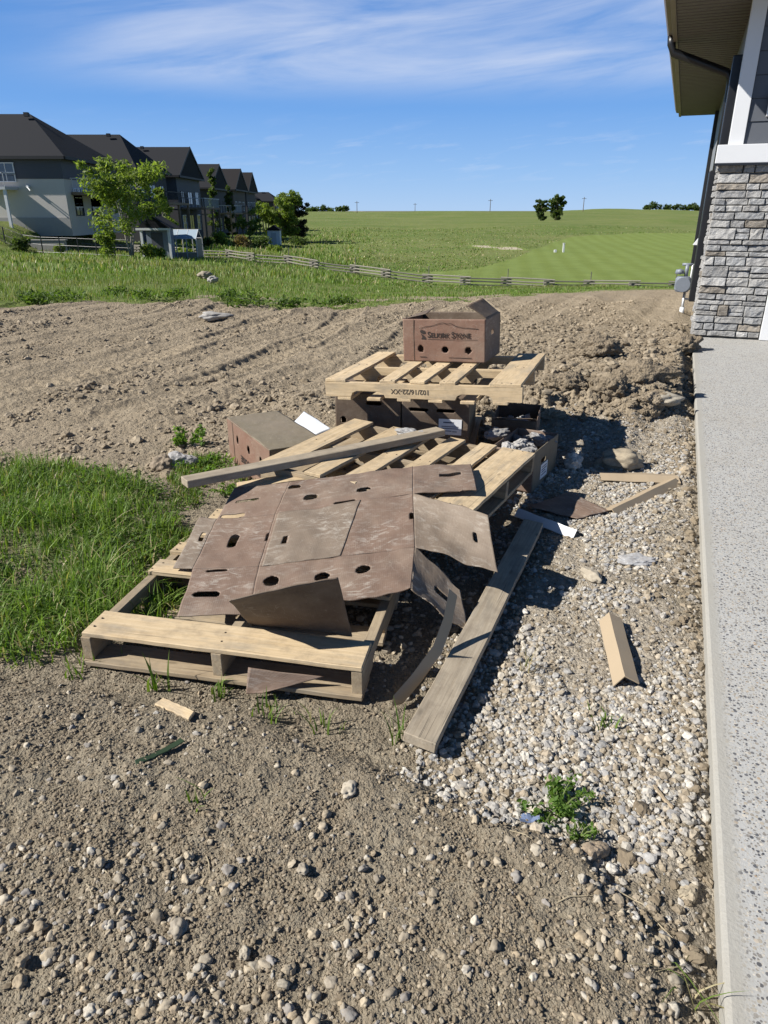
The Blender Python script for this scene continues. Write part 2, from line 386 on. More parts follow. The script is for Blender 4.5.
def panel(name, parent, P, mat, holes=(), amp=.004, th=.004, res=.0075, seed=0, sag=0., M=None, size=None, rag=0.0):
    """corrugated board panel: bilinear patch over corners P = bl, br, tr, tl with real cut-outs.
    holes: (kind, cu, cv, ru, rv) in 0..1 panel units with radii in metres"""
    P = [Vector(p) for p in P]
    w = ((P[1]-P[0]).length+(P[2]-P[3]).length)/2; h = ((P[3]-P[0]).length+(P[2]-P[1]).length)/2
    nu, nv = max(6, min(110, int(w/res))), max(6, min(110, int(h/res)))
    nrm = (P[1]-P[0]).cross(P[3]-P[0]).normalized()
    idx = {}; V = []; UV = []; Fc = []
    def ins(u, v, g=0.0):
        for k, cu, cv, ru, rv in holes:
            x, y = (u-cu)*w, (v-cv)*h
            if k == 'o': d = math.hypot(x/ru, y/rv)-1
            elif k == 's':   # stadium slot
                if ru >= rv: d = math.hypot(max(abs(x)-(ru-rv), 0), y)/rv-1
                else: d = math.hypot(x, max(abs(y)-(rv-ru), 0))/ru-1
            else: d = max(abs(x)/ru, abs(y)/rv)-1
            if d < g: return (k, cu, cv, ru, rv, x, y, d)
        return None
    def vert(i, j):
        if (i, j) in idx: return idx[i, j]
        u, v = i/nu, j/nv
        q = ins(u, v, .0)
        if q:
            k, cu, cv, ru, rv, x, y, d = q
            if k == 'o':
                L = math.hypot(x/ru, y/rv) or 1; u = cu+x/L/w; v = cv+y/L/h
            elif k == 's':
                if ru >= rv: sx = max(min(x, ru-rv), -(ru-rv)); sy = 0; r = rv
                else: sy = max(min(y, rv-ru), -(rv-ru)); sx = 0; r = ru
                L = math.hypot(x-sx, y-sy) or 1; u = cu+(sx+(x-sx)/L*r)/w; v = cv+(sy+(y-sy)/L*r)/h
        uu, vv = u, v
        if rag:
            if j == 0: vv = v-rag*(mnoise.noise((u*w*14+seed, 1.7, 0)))/h
            if j == nv: vv = v-rag*(mnoise.noise((u*w*14+seed, 9.7, 0)))/h
        p = (P[0]*(1-uu)+P[1]*uu)*(1-vv)+(P[3]*(1-uu)+P[2]*uu)*vv
        if amp:
            p = p+nrm*(amp*(mnoise.noise(p*5+Vector((seed*0,0,3)))*1.3+.5*mnoise.noise(p*14)))
        if sag: p = p-nrm*sag*16*u*(1-u)*v*(1-v)*.25
        idx[i, j] = len(V); V.append(p); UV.append((u*w+seed*.37, v*h+seed*.11)); return idx[i, j]
    for i in range(nu):
        for j in range(nv):
            cs = [(i,j),(i+1,j),(i+1,j+1),(i,j+1)]
            if ins((i+.5)/nu, (j+.5)/nv): continue
            if holes and all(ins(a/nu, b/nv) for a, b in cs): continue
            Fc.append([vert(a, b) for a, b in cs])
    o = mesh_obj(name, V, Fc, mat, parent, True, uv=UV, M=M)
    s = o.modifiers.new('thickness', 'SOLIDIFY'); s.thickness = th; s.offset = -1
    return o

def lettering(name, body, parent, M, size, mat, bold=0.0, small=None, squash=1.0):
    cu = bpy.data.curves.new(name, 'FONT'); cu.body = body; cu.size = size; cu.align_x = 'CENTER'; cu.align_y = 'CENTER'
    cu.extrude = .0004; cu.offset = bold; cu.resolution_u = 3; cu.space_character = 1.02
    if small:
        cu.small_caps_scale = small
        for i, ch in enumerate(body):
            if ch.islower(): cu.body_format[i].use_small_caps = True
    cu.materials.append(mat)
    tmp = bpy.data.objects.new(name, cu); C.objects.link(tmp); bpy.context.view_layer.update()
    me = bpy.data.meshes.new_from_object(tmp.evaluated_get(bpy.context.evaluated_depsgraph_get())); bpy.data.objects.remove(tmp)
    o = bpy.data.objects.new(name, me); link(o, parent); o.matrix_local = M @ Matrix.Diagonal((squash, 1, 1, 1)); return o

# ------------------------------------------------------------------ ground sheet
def axis(*segs):
    out = []
    for a, b, n, g in segs:
        t = np.linspace(0, 1, n, endpoint=False)
        out.append(a+(b-a)*t if g == 1 else (np.sign(a or b)*(abs(a)*(abs(b)/abs(a))**t)))
    return np.concatenate(out)
XS = np.concatenate([-np.geomspace(4500, 9.0, 90)[:-1], np.linspace(-9, -3.2, 210)[:-1], np.linspace(-3.2, 2.4, 375)[:-1], np.linspace(2.4, 9, 110)[:-1], np.geomspace(9, 4500, 90)])
YS = np.concatenate([np.linspace(-8, .55, 26)[:-1], np.linspace(.55, 6.2, 380)[:-1], np.linspace(6.2, 14, 300)[:-1], np.linspace(14, 16, 30)[:-1], np.linspace(16, 62, 130)[:-1], np.geomspace(62, 5000, 120)])
GX, GY = np.meshgrid(XS, YS)
GZ = height(GX.ravel(), GY.ravel())
nx, ny = len(XS), len(YS)
V = np.stack([GX.ravel(), GY.ravel(), GZ], 1)
ii = (np.arange(ny-1)[:, None]*nx+np.arange(nx-1)[None, :]).ravel()
Q = np.stack([ii, ii+1, ii+nx+1, ii+nx], 1)

m = NM('ground_soil_gravel_and_turf'); v = m.node('ShaderNodeNewGeometry').outputs['Position']
zone = m.node('ShaderNodeSeparateColor', i_Color=m.attr('tint').outputs[0])
zr, zg, zb = zone.outputs[0], zone.outputs[1], zone.outputs[2]     # grass, gravel, special: .33 lawn, .66 sand, 1 far ploughland
n1 = m.noise(v, 1.1, 6, .6); n2 = m.noise(v, 9, 6, .65); n3 = m.noise(v, 55, 4, .7)
soil = m.mix(n1, (.205, .172, .122), (.280, .240, .178))
soil = m.mix(m.ramp(n2, [(.38, .55), (.60, 0)]), soil, (.175, .142, .100))
soil = m.mix(m.math('MULTIPLY', m.ramp(n3, [(.5, 0), (.72, 1)]), .45), soil, (.35, .30, .225))
yy_ = m.node('ShaderNodeSeparateXYZ', i_Vector=v).outputs[1]
dry = m.node('ShaderNodeMapRange', interpolation_type='SMOOTHSTEP', i_Value=m.math('ADD', yy_, m.math('MULTIPLY_ADD', n1, 3., -1.5)), i_1=2.6, i_2=5.2).outputs[0]
soil = m.mix(m.math('MULTIPLY', dry, .75), soil, m.mix(n2, (.255, .200, .135), (.355, .290, .205)))
grav = m.mix(n2, (.285, .24, .178), (.37, .32, .25))
vor = m.node('ShaderNodeTexVoronoi', i_Vector=v, i_Scale=75.)
grav = m.mix(.5, grav, m.mix(m.node('ShaderNodeSeparateColor', i_Color=vor.outputs['Color']).outputs[0], (.20, .17, .13), (.46, .41, .33)))
earth = m.mix(m.ramp(m.math('ADD', zg, m.math('MULTIPLY_ADD', n2, .5, -.25)), [(.35, 0), (.6, 1)]), soil, grav)
g1 = m.noise(m.mapping(v, (.5, 1.3, 1)), .07, 6, .65); g2 = m.noise(v, .55, 6, .7); g3 = m.noise(v, 3.5, 5, .7)
turf = m.mix(m.ramp(g1, [(.36, 0), (.62, 1)]), (.105, .150, .034), (.165, .185, .060))
turf = m.mix(m.math('MULTIPLY', m.ramp(g2, [(.50, 0), (.68, 1)]), .55), turf, (.235, .205, .095))
turf = m.mix(m.math('MULTIPLY', m.ramp(g3, [(.35, 1), (.55, 0)]), .5), turf, (.062, .098, .022))
st = m.node('ShaderNodeTexWave', wave_type='BANDS', bands_direction='X', wave_profile='SIN', i_Vector=m.mapping(v, rot=(0, 0, rad(9))), i_Scale=.15, i_Distortion=.6, i_Detail=2.).outputs[1]
lawn = m.mix(m.ramp(st, [(.1, .2), (.9, .8)]), (.155, .195, .045), (.185, .235, .065))
lawn = m.mix(m.math('MULTIPLY', m.ramp(g2, [(.35, 1), (.6, 0)]), .4), lawn, (.10, .14, .03))
sand = m.mix(g2, (.36, .31, .22), (.44, .385, .28))
far = m.mix(m.noise(m.mapping(v, (.3, 2.2, 1)), .004, 3, .6), (.16, .13, .09), (.16, .19, .12))
sel = lambda a, b: m.math('MULTIPLY', m.math('GREATER_THAN', zb, a), m.math('LESS_THAN', zb, b))
turf = m.mix(m.ramp(zb, [(.12, 0), (.24, 1)]), turf, lawn)
turf = m.mix(m.ramp(zb, [(.45, 0), (.55, 1)]), turf, sand)
turf = m.mix(m.ramp(zb, [(.75, 0), (.9, 1)]), turf, far)
allc = m.mix(m.ramp(m.math('ADD', zr, m.math('MULTIPLY_ADD', n2, .5, -.25)), [(.4, 0), (.62, 1)]), earth, turf)
m.col(allc).rough(.95); m.b.inputs['Specular IOR Level'].default_value = .12
cv1 = m.node('ShaderNodeTexVoronoi', i_Vector=v, i_Scale=26.).outputs['Distance']; cv2 = m.node('ShaderNodeTexVoronoi', i_Vector=v, i_Scale=110.).outputs['Distance']
n4 = m.noise(v, 170, 3, .7)
hh = m.math('ADD', m.math('MULTIPLY', n2, 1.2), m.math('MULTIPLY', n3, .6)); hh = m.math('SUBTRACT', hh, m.math('MULTIPLY', cv1, .45)); hh = m.math('SUBTRACT', hh, m.math('MULTIPLY', cv2, .16)); hh = m.math('ADD', hh, m.math('MULTIPLY', n4, .12))
m.bump(hh, .9, .034)
GROUND = m.m
xr, yr = GX.ravel(), GY.ravel()
grass = sst(0, .8, yr-dirt_edge(xr, yr))
grass = np.maximum(grass, grass_patch(xr, yr)*.50)
# trampled bare places in the bank grass
bare = (sst(.54, .63, fbm(xr*.8, yr*.5, 77, 3))*(1-sst(16, 19, yr))*sst(12.0, 12.5, yr))
grass = grass*(1-.85*bare)
ux = xr*.9304-yr*.3665; wy = xr*.3665+yr*.9304
gravel = (1-soil_fill(xr, yr))*(1-clod_zone(xr, yr))*sst(.0, .5, xr-(.1+.28*(yr-1.7)))*(1-sst(5.2, 6.0, yr))*sst(.36, .62, fbm(xr*3, yr*3, 90, 4)+.12)
spec = .33*lawn_mask(xr, yr); sm = sand_mask(xr, yr); spec = spec*(1-sm)+.66*sm; spec = np.where(yr > 900, 1.0, spec)
ground = fast_mesh('ground', V, Q, GROUND, np.stack([grass, gravel, spec], 1), smooth=True)
tag(ground, kind='structure')

# ------------------------------------------------------------------ walkway and the house beside it
TH = rad(21.5); NX = Vector((math.cos(TH), -math.sin(TH), 0)); DYV = Vector((math.sin(TH), math.cos(TH), 0))
HOUSE = Matrix.Translation(NX*.30+DYV*10.24) @ Matrix.Rotation(-TH, 4, 'Z')

m = NM('exposed_aggregate_concrete'); v = m.coord('Object')
n = m.noise(v, 3, 5, .6); base = m.mix(n, (.335, .33, .31), (.41, .405, .385))
vo = m.node('ShaderNodeTexVoronoi', i_Vector=v, i_Scale=84., i_Randomness=1.)
rc = m.node('ShaderNodeSeparateColor', i_Color=vo.outputs['Color'])
stone = m.ramp(rc.outputs[0], [(0, (.060, .063, .072)), (.3, (.12, .12, .125)), (.5, (.34, .30, .24)), (.72, (.20, .185, .165)), (.93, (.50, .46, .39)), (1, (.30, .21, .13))])
size = m.math('MULTIPLY_ADD', rc.outputs[1], .26, .26)
inside = m.math('MULTIPLY', m.math('LESS_THAN', vo.outputs['Distance'], size), m.math('GREATER_THAN', rc.outputs[2], .12))
vs = m.node('ShaderNodeTexVoronoi', i_Vector=v, i_Scale=150.)
rs2 = m.node('ShaderNodeSeparateColor', i_Color=vs.outputs['Color'])
ins2 = m.math('MULTIPLY', m.math('LESS_THAN', vs.outputs['Distance'], .40), m.math('GREATER_THAN', rs2.outputs[0], .25))
c = m.mix(ins2, base, m.mix(rs2.outputs[1], (.10, .098, .098), (.52, .475, .40)))
c = m.mix(inside, c, stone)
sep = m.node('ShaderNodeSeparateXYZ', i_Vector=v)
edge = m.ramp(m.math('ADD', sep.outputs[0], m.math('MULTIPLY_ADD', m.noise(v, 40, 2), .012, -.006)), [(.030, 1), (.060, 0)])
c = m.mix(edge, c, m.mix(m.noise(v, 60, 4), (.30, .285, .25), (.37, .355, .315)))
c = m.mix(m.math('MULTIPLY', m.ramp(m.noise(v, 1.3, 5, .7), [(.5, 0), (.75, 1)]), .3), c, (.30, .26, .20))
m.col(c).rough(.75); m.bump(m.math('ADD', m.math('MULTIPLY', inside, .5), m.noise(v, 130, 2)), .35, .004)
CONC = m.m
walk = MB(); walk.span(0, 3.4, -3.2, 10.32, -.16, .05)
o = walk.build('walkway', CONC, None, bevel=.012); o.matrix_world = Matrix.Translation(NX*.31) @ Matrix.Rotation(-TH, 4, 'Z')
tag(o, kind='structure')

house = empty('house', HOUSE, 'grey house with stone veneer base and deep brown soffit beside the concrete walkway', 'house')
# stone veneer: each stone its own block, joints recessed, one mesh because it is the wall's pattern
m = NM('split_ledge_stone'); v = m.coord('Object'); tint = m.attr('tint').outputs[0]
nn = m.noise(v, 13, 6, .65); c = m.mix(m.math('MULTIPLY', m.ramp(nn, [(.35, 1), (.6, 0)]), .4), tint, (.15, .135, .115))
c = m.mix(m.math('MULTIPLY', m.ramp(m.noise(m.mapping(v, (1, 1, 3)), 24, 5), [(.52, 0), (.72, 1)]), .45), c, (.50, .48, .44))
m.col(c).rough(.9); m.bump(m.math('ADD', nn, m.noise(m.mapping(v, (1, 1, 2.2)), 38, 5, .7)), .8, .018)
STONE = m.m
def stone_face(x0, x1, z0, z1, place, seed):
    rs = random.Random(seed); vv = []; ff = []; cc = []
    pal = [(.33,.325,.315),(.37,.36,.345),(.30,.295,.285),(.42,.41,.39),(.28,.245,.20),(.35,.35,.345),(.39,.38,.36),(.34,.33,.31),(.32,.32,.315),(.36,.35,.33)]
    z = z0
    def block(a, b, e, g, depth):
        n = max(2, int((b-a)/.035)); q = max(2, int((g-e)/.035)); k = len(vv); col = rs.choice(pal); kk = rs.uniform(.82, 1.15); col = tuple(min(1, t*kk) for t in col)
        ph = rs.random()*50; cham = .012
        gs = [a+.003, a+cham]+[a+cham+(b-a-2*cham)*i/n for i in range(1, n)]+[b-cham, b-.003]
        hs = [e+.003, e+cham]+[e+cham+(g-e-2*cham)*i/q for i in range(1, q)]+[g-cham, g-.003]
        tl = rs.uniform(-.10, .10)
        for j, h in enumerate(hs):
            for i, x in enumerate(gs):
                ed = (i in (0, len(gs)-1)) or (j in (0, len(hs)-1))
                jx, jz = (mnoise.noise(Vector((x*9, h*9, ph)))*.007, mnoise.noise(Vector((x*9, h*9, ph+9)))*.006)
                dd = 0 if ed else depth+.015*mnoise.noise(Vector((x*11, h*11, ph)))+.010*mnoise.noise(Vector((x*30, h*30, ph)))+tl*(h-(e+g)/2)
                if ed: dd = depth*.25
                vv.append(place(x+jx, h+jz, dd)); cc.append(col)
        w = len(gs)
        for j in range(len(hs)-1):
            for i in range(w-1): ff.append((k+j*w+i, k+j*w+i+1, k+(j+1)*w+i+1, k+(j+1)*w+i))
    while z < z1-.02:
        hgt = rs.choice([.06, .075, .09, .11, .135]); hgt = min(hgt, z1-z)
        if z1-z-hgt < .05: hgt = z1-z
        x = x0
        while x < x1-.01:
            w = rs.uniform(.10, .36)
            if x1-x-w < .09: w = x1-x
            if hgt > .11 and rs.random() < .45:
                s = rs.uniform(.35, .65)*hgt
                block(x, x+w, z, z+s, rs.uniform(.02, .042))
                if w > .25:
                    q = rs.uniform(.35, .65)*w; block(x, x+q, z+s, z+hgt, rs.uniform(.02, .042)); block(x+q, x+w, z+s, z+hgt, rs.uniform(.02, .042))
                else: block(x, x+w, z+s, z+hgt, rs.uniform(.02, .042))
            else: block(x, x+w, z, z+hgt, rs.uniform(.02, .045))
            x += w
        z += hgt
    return vv, ff, cc
ZB, ZT = .07, 2.08
v1, f1, c1 = stone_face(.0, .79, ZB, ZT, lambda x, z, d: (x, -.005-d, z), 4)
v2, f2, c2 = stone_face(.0, .55, ZB, ZT, lambda y, z, d: (.02-d, y, z), 9)
f2 = [tuple(reversed(f)) for f in f2]
sv = fast_mesh('stone_veneer', np.array(v1+v2), np.array(f1+[tuple(i+len(v1) for i in f) for f in f2]), STONE, np.array(c1+c2), smooth=False, parent=house)
tag(sv, 'grey and tan split ledge stone veneer')
MORTAR = simple('dark_stone_joint', (.085, .08, .072), .95, .2, 20)
SIDING = simple('charcoal_grey_siding', (.090, .096, .108), .6, .08, 4, .05, 50)
SIDING_SIDE = simple('grey_side_wall_panel', (.20, .205, .21), .6, .08, 4)
MB().span(.015, .79, 0, .5, .03, ZT).build('stone_backing', MORTAR, house)
MB().span(-.06, 3.2, -.085, .0, ZT+.002, ZT+.20).build('white_belt_trim', WHITE, house, bevel=.006)
MB().span(-.07, 3.2, -.10, -.02, ZT-.022, ZT).build('drip_flashing', BLACK, house)
wall = MB().span(.08, 3.2, .03, .12, ZT+.2, 3.98)
wall.build('front_wall', SIDING, house)
lap = MB()
for k in range(8):
    z0 = ZT+.205+k*.235; lap.quadbox([(.22,.006,z0),(3.2,.006,z0),(3.2,.029,z0),(.22,.029,z0),(.22,.018,z0+.228),(3.2,.018,z0+.228),(3.2,.029,z0+.228),(.22,.029,z0+.228)])
lap.build('lap_siding', SIDING, house)
MB().span(.055, .215, -.02, .028, ZT+.203, 3.78).build('corner_trim', WHITE, house, bevel=.004)
MB().span(.055, .079, .03, .17, ZT+.203, 3.78).build('corner_trim', WHITE, house, bevel=.004)
MB().span(.795, .935, -.06, .05, .055, ZT-.03).build('door_jamb_trim', WHITE, house, bevel=.005)
MB().span(.94, 3.2, .35, .40, .055, ZT).build('garage_door', simple('white_garage_door', (.70, .70, .69), .5, .04), house)
MB().span(.08, .16, .50, 11.2, .02, 3.98).build('side_wall', SIDING_SIDE, house)
MB().span(.045, .079, 11.0, 11.25, .02, 3.9).build('far_corner_trim', BLACK, house)
MB().span(.16, 3.2, 11.1, 11.2, .02, 3.98).build('rear_wall', SIDING, house)
wl = MB().span(.40, .46, -.10, .005, 2.56, 2.80).span(.46, .56, -.10, -.08, 2.76, 2.80).span(.46, .56, -.10, -.08, 2.56, 2.60)
wl.build('lamp_bracket', WHITE, house, bevel=.004)
MB().span(.462, .56, -.078, -.0, 2.602, 2.757).build('lamp_glass', simple('dark_lamp_glass', (.05, .055, .06), .15, .1, spec=.5), house)
# soffit with V-groove strips, fascia, gutter
SOFF = simple('brown_vented_soffit', (.112, .098, .088), .6, .10, 3, spec=.2)
FASC = simple('tan_brown_fascia', (.175, .140, .108), .5, .06, 3, spec=.25)
sf = MB(); y = -.95
while y < 10.9:
    y1 = y+.155
    sf.quadbox([(-.74, y+.020, 3.735), (.079, y+.020, 3.735), (.079, y1-.020, 3.735), (-.74, y1-.020, 3.735), (-.74, y, 3.765), (.079, y, 3.765), (.079, y1, 3.765), (-.74, y1, 3.765)])
    y = y1
sf.build('soffit', SOFF, house)
MB().span(.08, 3.2, -.95, .03, 3.75, 3.77).build('front_soffit', SOFF, house)
MB().span(-.80, -.742, -1.0, 10.95, 3.715, 3.92).build('fascia', FASC, house, bevel=.004)
MB().span(-.742, .6, 10.93, 10.97, 3.735, 3.92).build('fascia', FASC, house, bevel=.004)
gt = MB(); pr = [(-.90, 3.93), (-.905, 3.87), (-.87, 3.80), (-.802, 3.79), (-.802, 3.93)]
gt.prism([(x, -1.0, z) for x, z in pr], (0,0,0), (0, 11.9, 0)); gt.build('gutter', FASC, house)
rf = MB(); rf.quadbox([(-.80,-1.0,3.925),(4.2,-1.0,3.925),(4.2,10.96,3.925),(-.80,10.96,3.925),(-.80,-1.0,3.95),(3.2,4,5.6),(3.2,7,5.6),(-.80,10.96,3.95)])
SHINGLE = simple('charcoal_shingles', (.040, .041, .045), .9, .3, 9, .3, 60)
rf.build('roof', SHINGLE, house)
dsp = MB(); dsp.tube([(-.83, 2.0, 3.80), (-.82, 2.0, 3.70), (-.78, 2.02, 3.60), (-.05, 2.1, 3.33), (.015, 2.1, 3.26), (.03, 2.1, 3.16), (.03, 2.1, .45)], .058, 10)
dsp.build('downspout', BLACK, house, smooth=True)
MB().span(-.09, .079, .62, 1.0, .42, 2.04).span(-.03, .079, .62, .8, 2.04, 3.3).build('meter_cabinet', BLACK, house, bevel=.01)
MB().span(.0, .079, 9.8, 9.95, .3, 3.7).build('downspout', BLACK, house, bevel=.01)
vh = MB(); vh.quadbox([(-.10,4.0,1.02),(.079,4.0,1.02),(.079,4.25,1.02),(-.10,4.25,1.02),(.02,4.0,1.20),(.079,4.0,1.20),(.079,4.25,1.20),(.02,4.25,1.20)])
vh.build('vent_hood', WHITE, house)

gm = empty('gas_meter', HOUSE @ Matrix.Translation((-.13, 2.6, 0)), 'grey round gas meter with regulator on a riser pipe against the house side', 'gas meter')
b = MB(); b.tube([(-.05,0,.36),(-.05,0,.40),(-.05,0,.56),(-.05,0,.60)], [.09,.12,.12,.09], 16); b.tube([(-.05,-.13,.48),(-.05,.13,.48)], [.115,.115], 20)
b.build('meter_body', GREYMETAL, gm, bevel=.006)
b = MB(); b.tube([(-.12,0,.64),(-.12,0,.70)], [.075,.06], 14); b.tube([(-.12,-.06,.67),(-.12,.06,.67)], .04, 12); b.tube([(-.02,0,.60),(-.02,0,.78)], .03, 10); b.tube([(-.10,0,.78),(.06,0,.78)], .022, 10)
b.build('regulator', GREYMETAL, gm, smooth=True)
b = MB(); b.tube([(.0,.02,-.1),(.0,.02,.36)], .022, 10); b.tube([(.0,.02,.25),(.14,.02,.25)], .016, 8); b.tube([(.0,.02,.36),(.06,.01,.5),(.06,0,.78),(.17,0,.78)], .022, 10)
b.build('riser_pipe', GALV, gm, smooth=True)
MB().tube([(.0,.02,-.05),(.0,.02,.12)], .036, 12).build('pipe_sleeve', WHITE, gm, smooth=True)

# ------------------------------------------------------------------ the heap: pallets
GRP_P = 'wooden pallets in the heap'
LdA = 1.06
pallet(pose(-.47, 2.671, .140, 78.3), 1.20, LdA, [(-.52, .158), (-.055, .115), (.14, .10), (.34, .11), (.54, .12)], [(-.55, .13), (-.22, .10), (.05, .10), (.54, .12)],
       'pale pallet lying flat at the front of the heap, partly under flattened brown cardboard', W_PALE, W_OLD)
pallet(pose(.110, 3.665, .318, -27, -1.1, 2.4), 1.19, 1.0, [(.495, .195), (.315, .10), (.12, .10), (-.08, .10), (-.27, .10), (-.53, .14)], [(-.54, .10), (-.2, .10), (.18, .10), (.54, .10)],
       'middle pallet with open slats, lying crosswise under the long grey plank', W_PALE, W_OLD)
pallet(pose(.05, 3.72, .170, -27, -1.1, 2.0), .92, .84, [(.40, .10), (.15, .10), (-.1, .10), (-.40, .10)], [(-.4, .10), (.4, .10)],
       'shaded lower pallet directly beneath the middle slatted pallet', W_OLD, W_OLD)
PE = pose(.380, 4.746, .600, -19, 0, -2.6)
pe = pallet(PE, 1.255, 1.02, [(-.555, .14), (-.21, .10), (-.01, .10), (.18, .10), (.53, .19)], [(-.50, .09), (-.3, .09), (-.1, .09), (.1, .09), (.3, .09), (.5, .09)],
       'raised pallet with a stamped date on its front rail, carrying the upright printed carton', W_PALE, W_PALE)
lettering('stamped_date', '102/16/22-XX', pe, Matrix.Translation((-.06, -.5102, -.066)) @ Matrix.Rotation(rad(90), 4, 'X') @ Matrix.Rotation(rad(180), 4, 'Z'), .042, INKP, .0008)
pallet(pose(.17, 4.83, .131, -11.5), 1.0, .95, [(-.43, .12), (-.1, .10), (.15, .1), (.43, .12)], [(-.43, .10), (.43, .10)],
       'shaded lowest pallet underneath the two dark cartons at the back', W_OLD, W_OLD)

# ------------------------------------------------------------------ cartons
def carton(M, w, d, h, label, mats, holes={}, top=None, flaps=(), group=None, amp=.003, seed=0):
    """origin at the middle of the base; front = -y, right = +x"""
    c = empty('carton', M, label, 'carton', group); a, b = w/2, d/2
    e = .0035
    Q = {'front': [(-a,-b,0),(a,-b,0),(a,-b,h),(-a,-b,h)], 'right': [(a,-b+e,0),(a,b-e,0),(a,b-e,h),(a,-b+e,h)],
         'back': [(a,b,0),(-a,b,0),(-a,b,h),(a,b,h)], 'left': [(-a,b-e,0),(-a,-b+e,0),(-a,-b+e,h),(-a,b-e,h)]}
    for i, (k, P) in enumerate(Q.items()):
        panel('side_panel', c, P, mats.get(k, mats['all']), holes.get(k, ()), amp, .0045, .009, seed+i)
    panel('base_panel', c, [(-a+.006,-b+.006,.006),(a-.006,-b+.006,.006),(a-.006,b-.006,.006),(-a+.006,b-.006,.006)], mats.get('inside', mats['all']), (), 0, .004, .03, seed)
    if top: panel('top_panel', c, [(-a,-b,h+.002),(a,-b,h+.002),(a,b,h+.002),(-a,b,h+.002)], top, (), .004, .004, .012, seed+7)
    for P in flaps: panel('flap', c, P, mats.get('flap', mats['all']), (), .005, .004, .012, seed+9)
    return c
H3 = [('o', .22, .30, .021, .021), ('o', .52, .29, .021, .021), ('o', .80, .28, .021, .021)]
cf = carton(pose(.487, 5.045, .604, -22, 0, -2.6), .58, .42, .285,
    'upright open red-brown carton with printed lettering, on top of the raised pallet', {'all': CARD_DARK, 'front': CARD_RED, 'right': CARD, 'left': CARD_RED, 'inside': CARD_DARK, 'flap': CARD_DARK},
    {'front': H3, 'right': [('s', .45, .62, .036, .013)]},
    flaps=[[(.29, -.17, .286), (.29, .19, .286), (.175, .15, .385), (.165, -.20, .372)], [(-.29, .10, .286), (-.29, -.15, .286), (-.14, -.13, .318), (-.16, .10, .33)]], seed=3)
# the printed front: fold line, emblem, mountain line and name
FR = Matrix.Rotation(rad(90), 4, 'X')
def on_front(x, z, d=.2125): return Matrix.Translation((x, -d, z)) @ FR
MB().box((-.212, -.2118, .1425), (.004, .002, .28)).build('fold_line', CARD_DARK, cf)
lettering('printed_name', 'Selkirk Stone', cf, on_front(.040, .180, .2135), .056, INK, .0010, .78, .92)
ml = MB(); pts = [(-.17,.222),(-.12,.236),(-.08,.240),(-.03,.256),(.0,.262),(.03,.254),(.055,.258),(.09,.240),(.14,.230),(.20,.226),(.245,.222)]
for (x0, z0), (x1, z1) in zip(pts, pts[1:]): ml.quad((x0,-.2135,z0-.0017),(x1,-.2135,z1-.0017),(x1,-.2135,z1+.0017),(x0,-.2135,z0+.0017))
ml.quad((-.11,-.2135,.150),(.24,-.2135,.150),(.24,-.2135,.1525),(-.11,-.2135,.1525))
ml.quad((.04,-.2135,.028),(.20,-.2135,.028),(.20,-.2135,.032),(.04,-.2135,.032)); ml.quad((-.17,-.2135,.030),(-.12,-.2135,.030),(-.12,-.2135,.034),(-.17,-.2135,.034))
ml.build('printed_line', INK, cf)
em = MB()
for p in ([(-.166,.208),(-.150,.214),(-.128,.206),(-.124,.190),(-.142,.186),(-.160,.194)], [(-.160,.190),(-.142,.180),(-.126,.166),(-.122,.150),(-.158,.152),(-.148,.166)]):
    em.quad(*[(x, -.2137, z) for x, z in p][::-1])
em.build('printed_emblem', INK, cf)

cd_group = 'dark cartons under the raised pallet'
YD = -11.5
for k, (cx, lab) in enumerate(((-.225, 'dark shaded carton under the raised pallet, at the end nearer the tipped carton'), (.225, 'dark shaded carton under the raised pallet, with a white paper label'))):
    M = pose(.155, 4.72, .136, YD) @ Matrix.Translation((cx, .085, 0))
    c = carton(M, .44, .60, .318, lab, {'all': CARD_DARK, 'front': CARD_DARK, 'right': CARD_OLIVE, 'left': CARD}, {'front': [('o', .12, .42, .02, .02), ('s', .6, .8, .05, .012)] if k == 0 else [('s', .25, .72, .06, .010), ('s', .65, .72, .06, .010)], 'left': H3}, top=CARD_DARK, group=None, seed=11+k*5)  # shade below the raised pallet is partly put into the darker board colour
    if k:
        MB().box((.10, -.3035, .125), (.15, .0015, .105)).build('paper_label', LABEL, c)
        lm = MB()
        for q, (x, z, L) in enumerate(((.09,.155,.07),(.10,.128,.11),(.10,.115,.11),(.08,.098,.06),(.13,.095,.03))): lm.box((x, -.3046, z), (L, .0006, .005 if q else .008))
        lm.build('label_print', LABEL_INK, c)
c5 = carton(pose(.880, 4.20, .0, -30),   .27, .46, .25,
    'open brown carton with a white label on its side, filled with broken grey stone', {'all': CARD, 'right': CARD_OLIVE, 'inside': CARD_DARK}, {'right': [('s', .42, .62, .045, .014)]}, seed=21)
MB().box((.1365, -.02, .085), (.0015, .13, .095)).build('paper_label', LABEL, c5)
lm = MB()
for q, (y, z, L) in enumerate(((-.02,.112,.09),(-.02,.095,.10),(-.03,.08,.07),(-.02,.062,.09))): lm.box((.1375, y, z), (.0006, L, .006))
lm.build('label_print', LABEL_INK, c5)
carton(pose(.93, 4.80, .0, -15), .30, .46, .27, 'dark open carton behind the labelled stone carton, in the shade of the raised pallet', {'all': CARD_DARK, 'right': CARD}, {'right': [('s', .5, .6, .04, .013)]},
    flaps=[[(-.15, -.22, .272), (.15, -.22, .272), (.14, -.34, .315), (-.14, -.33, .30)]], seed=31)
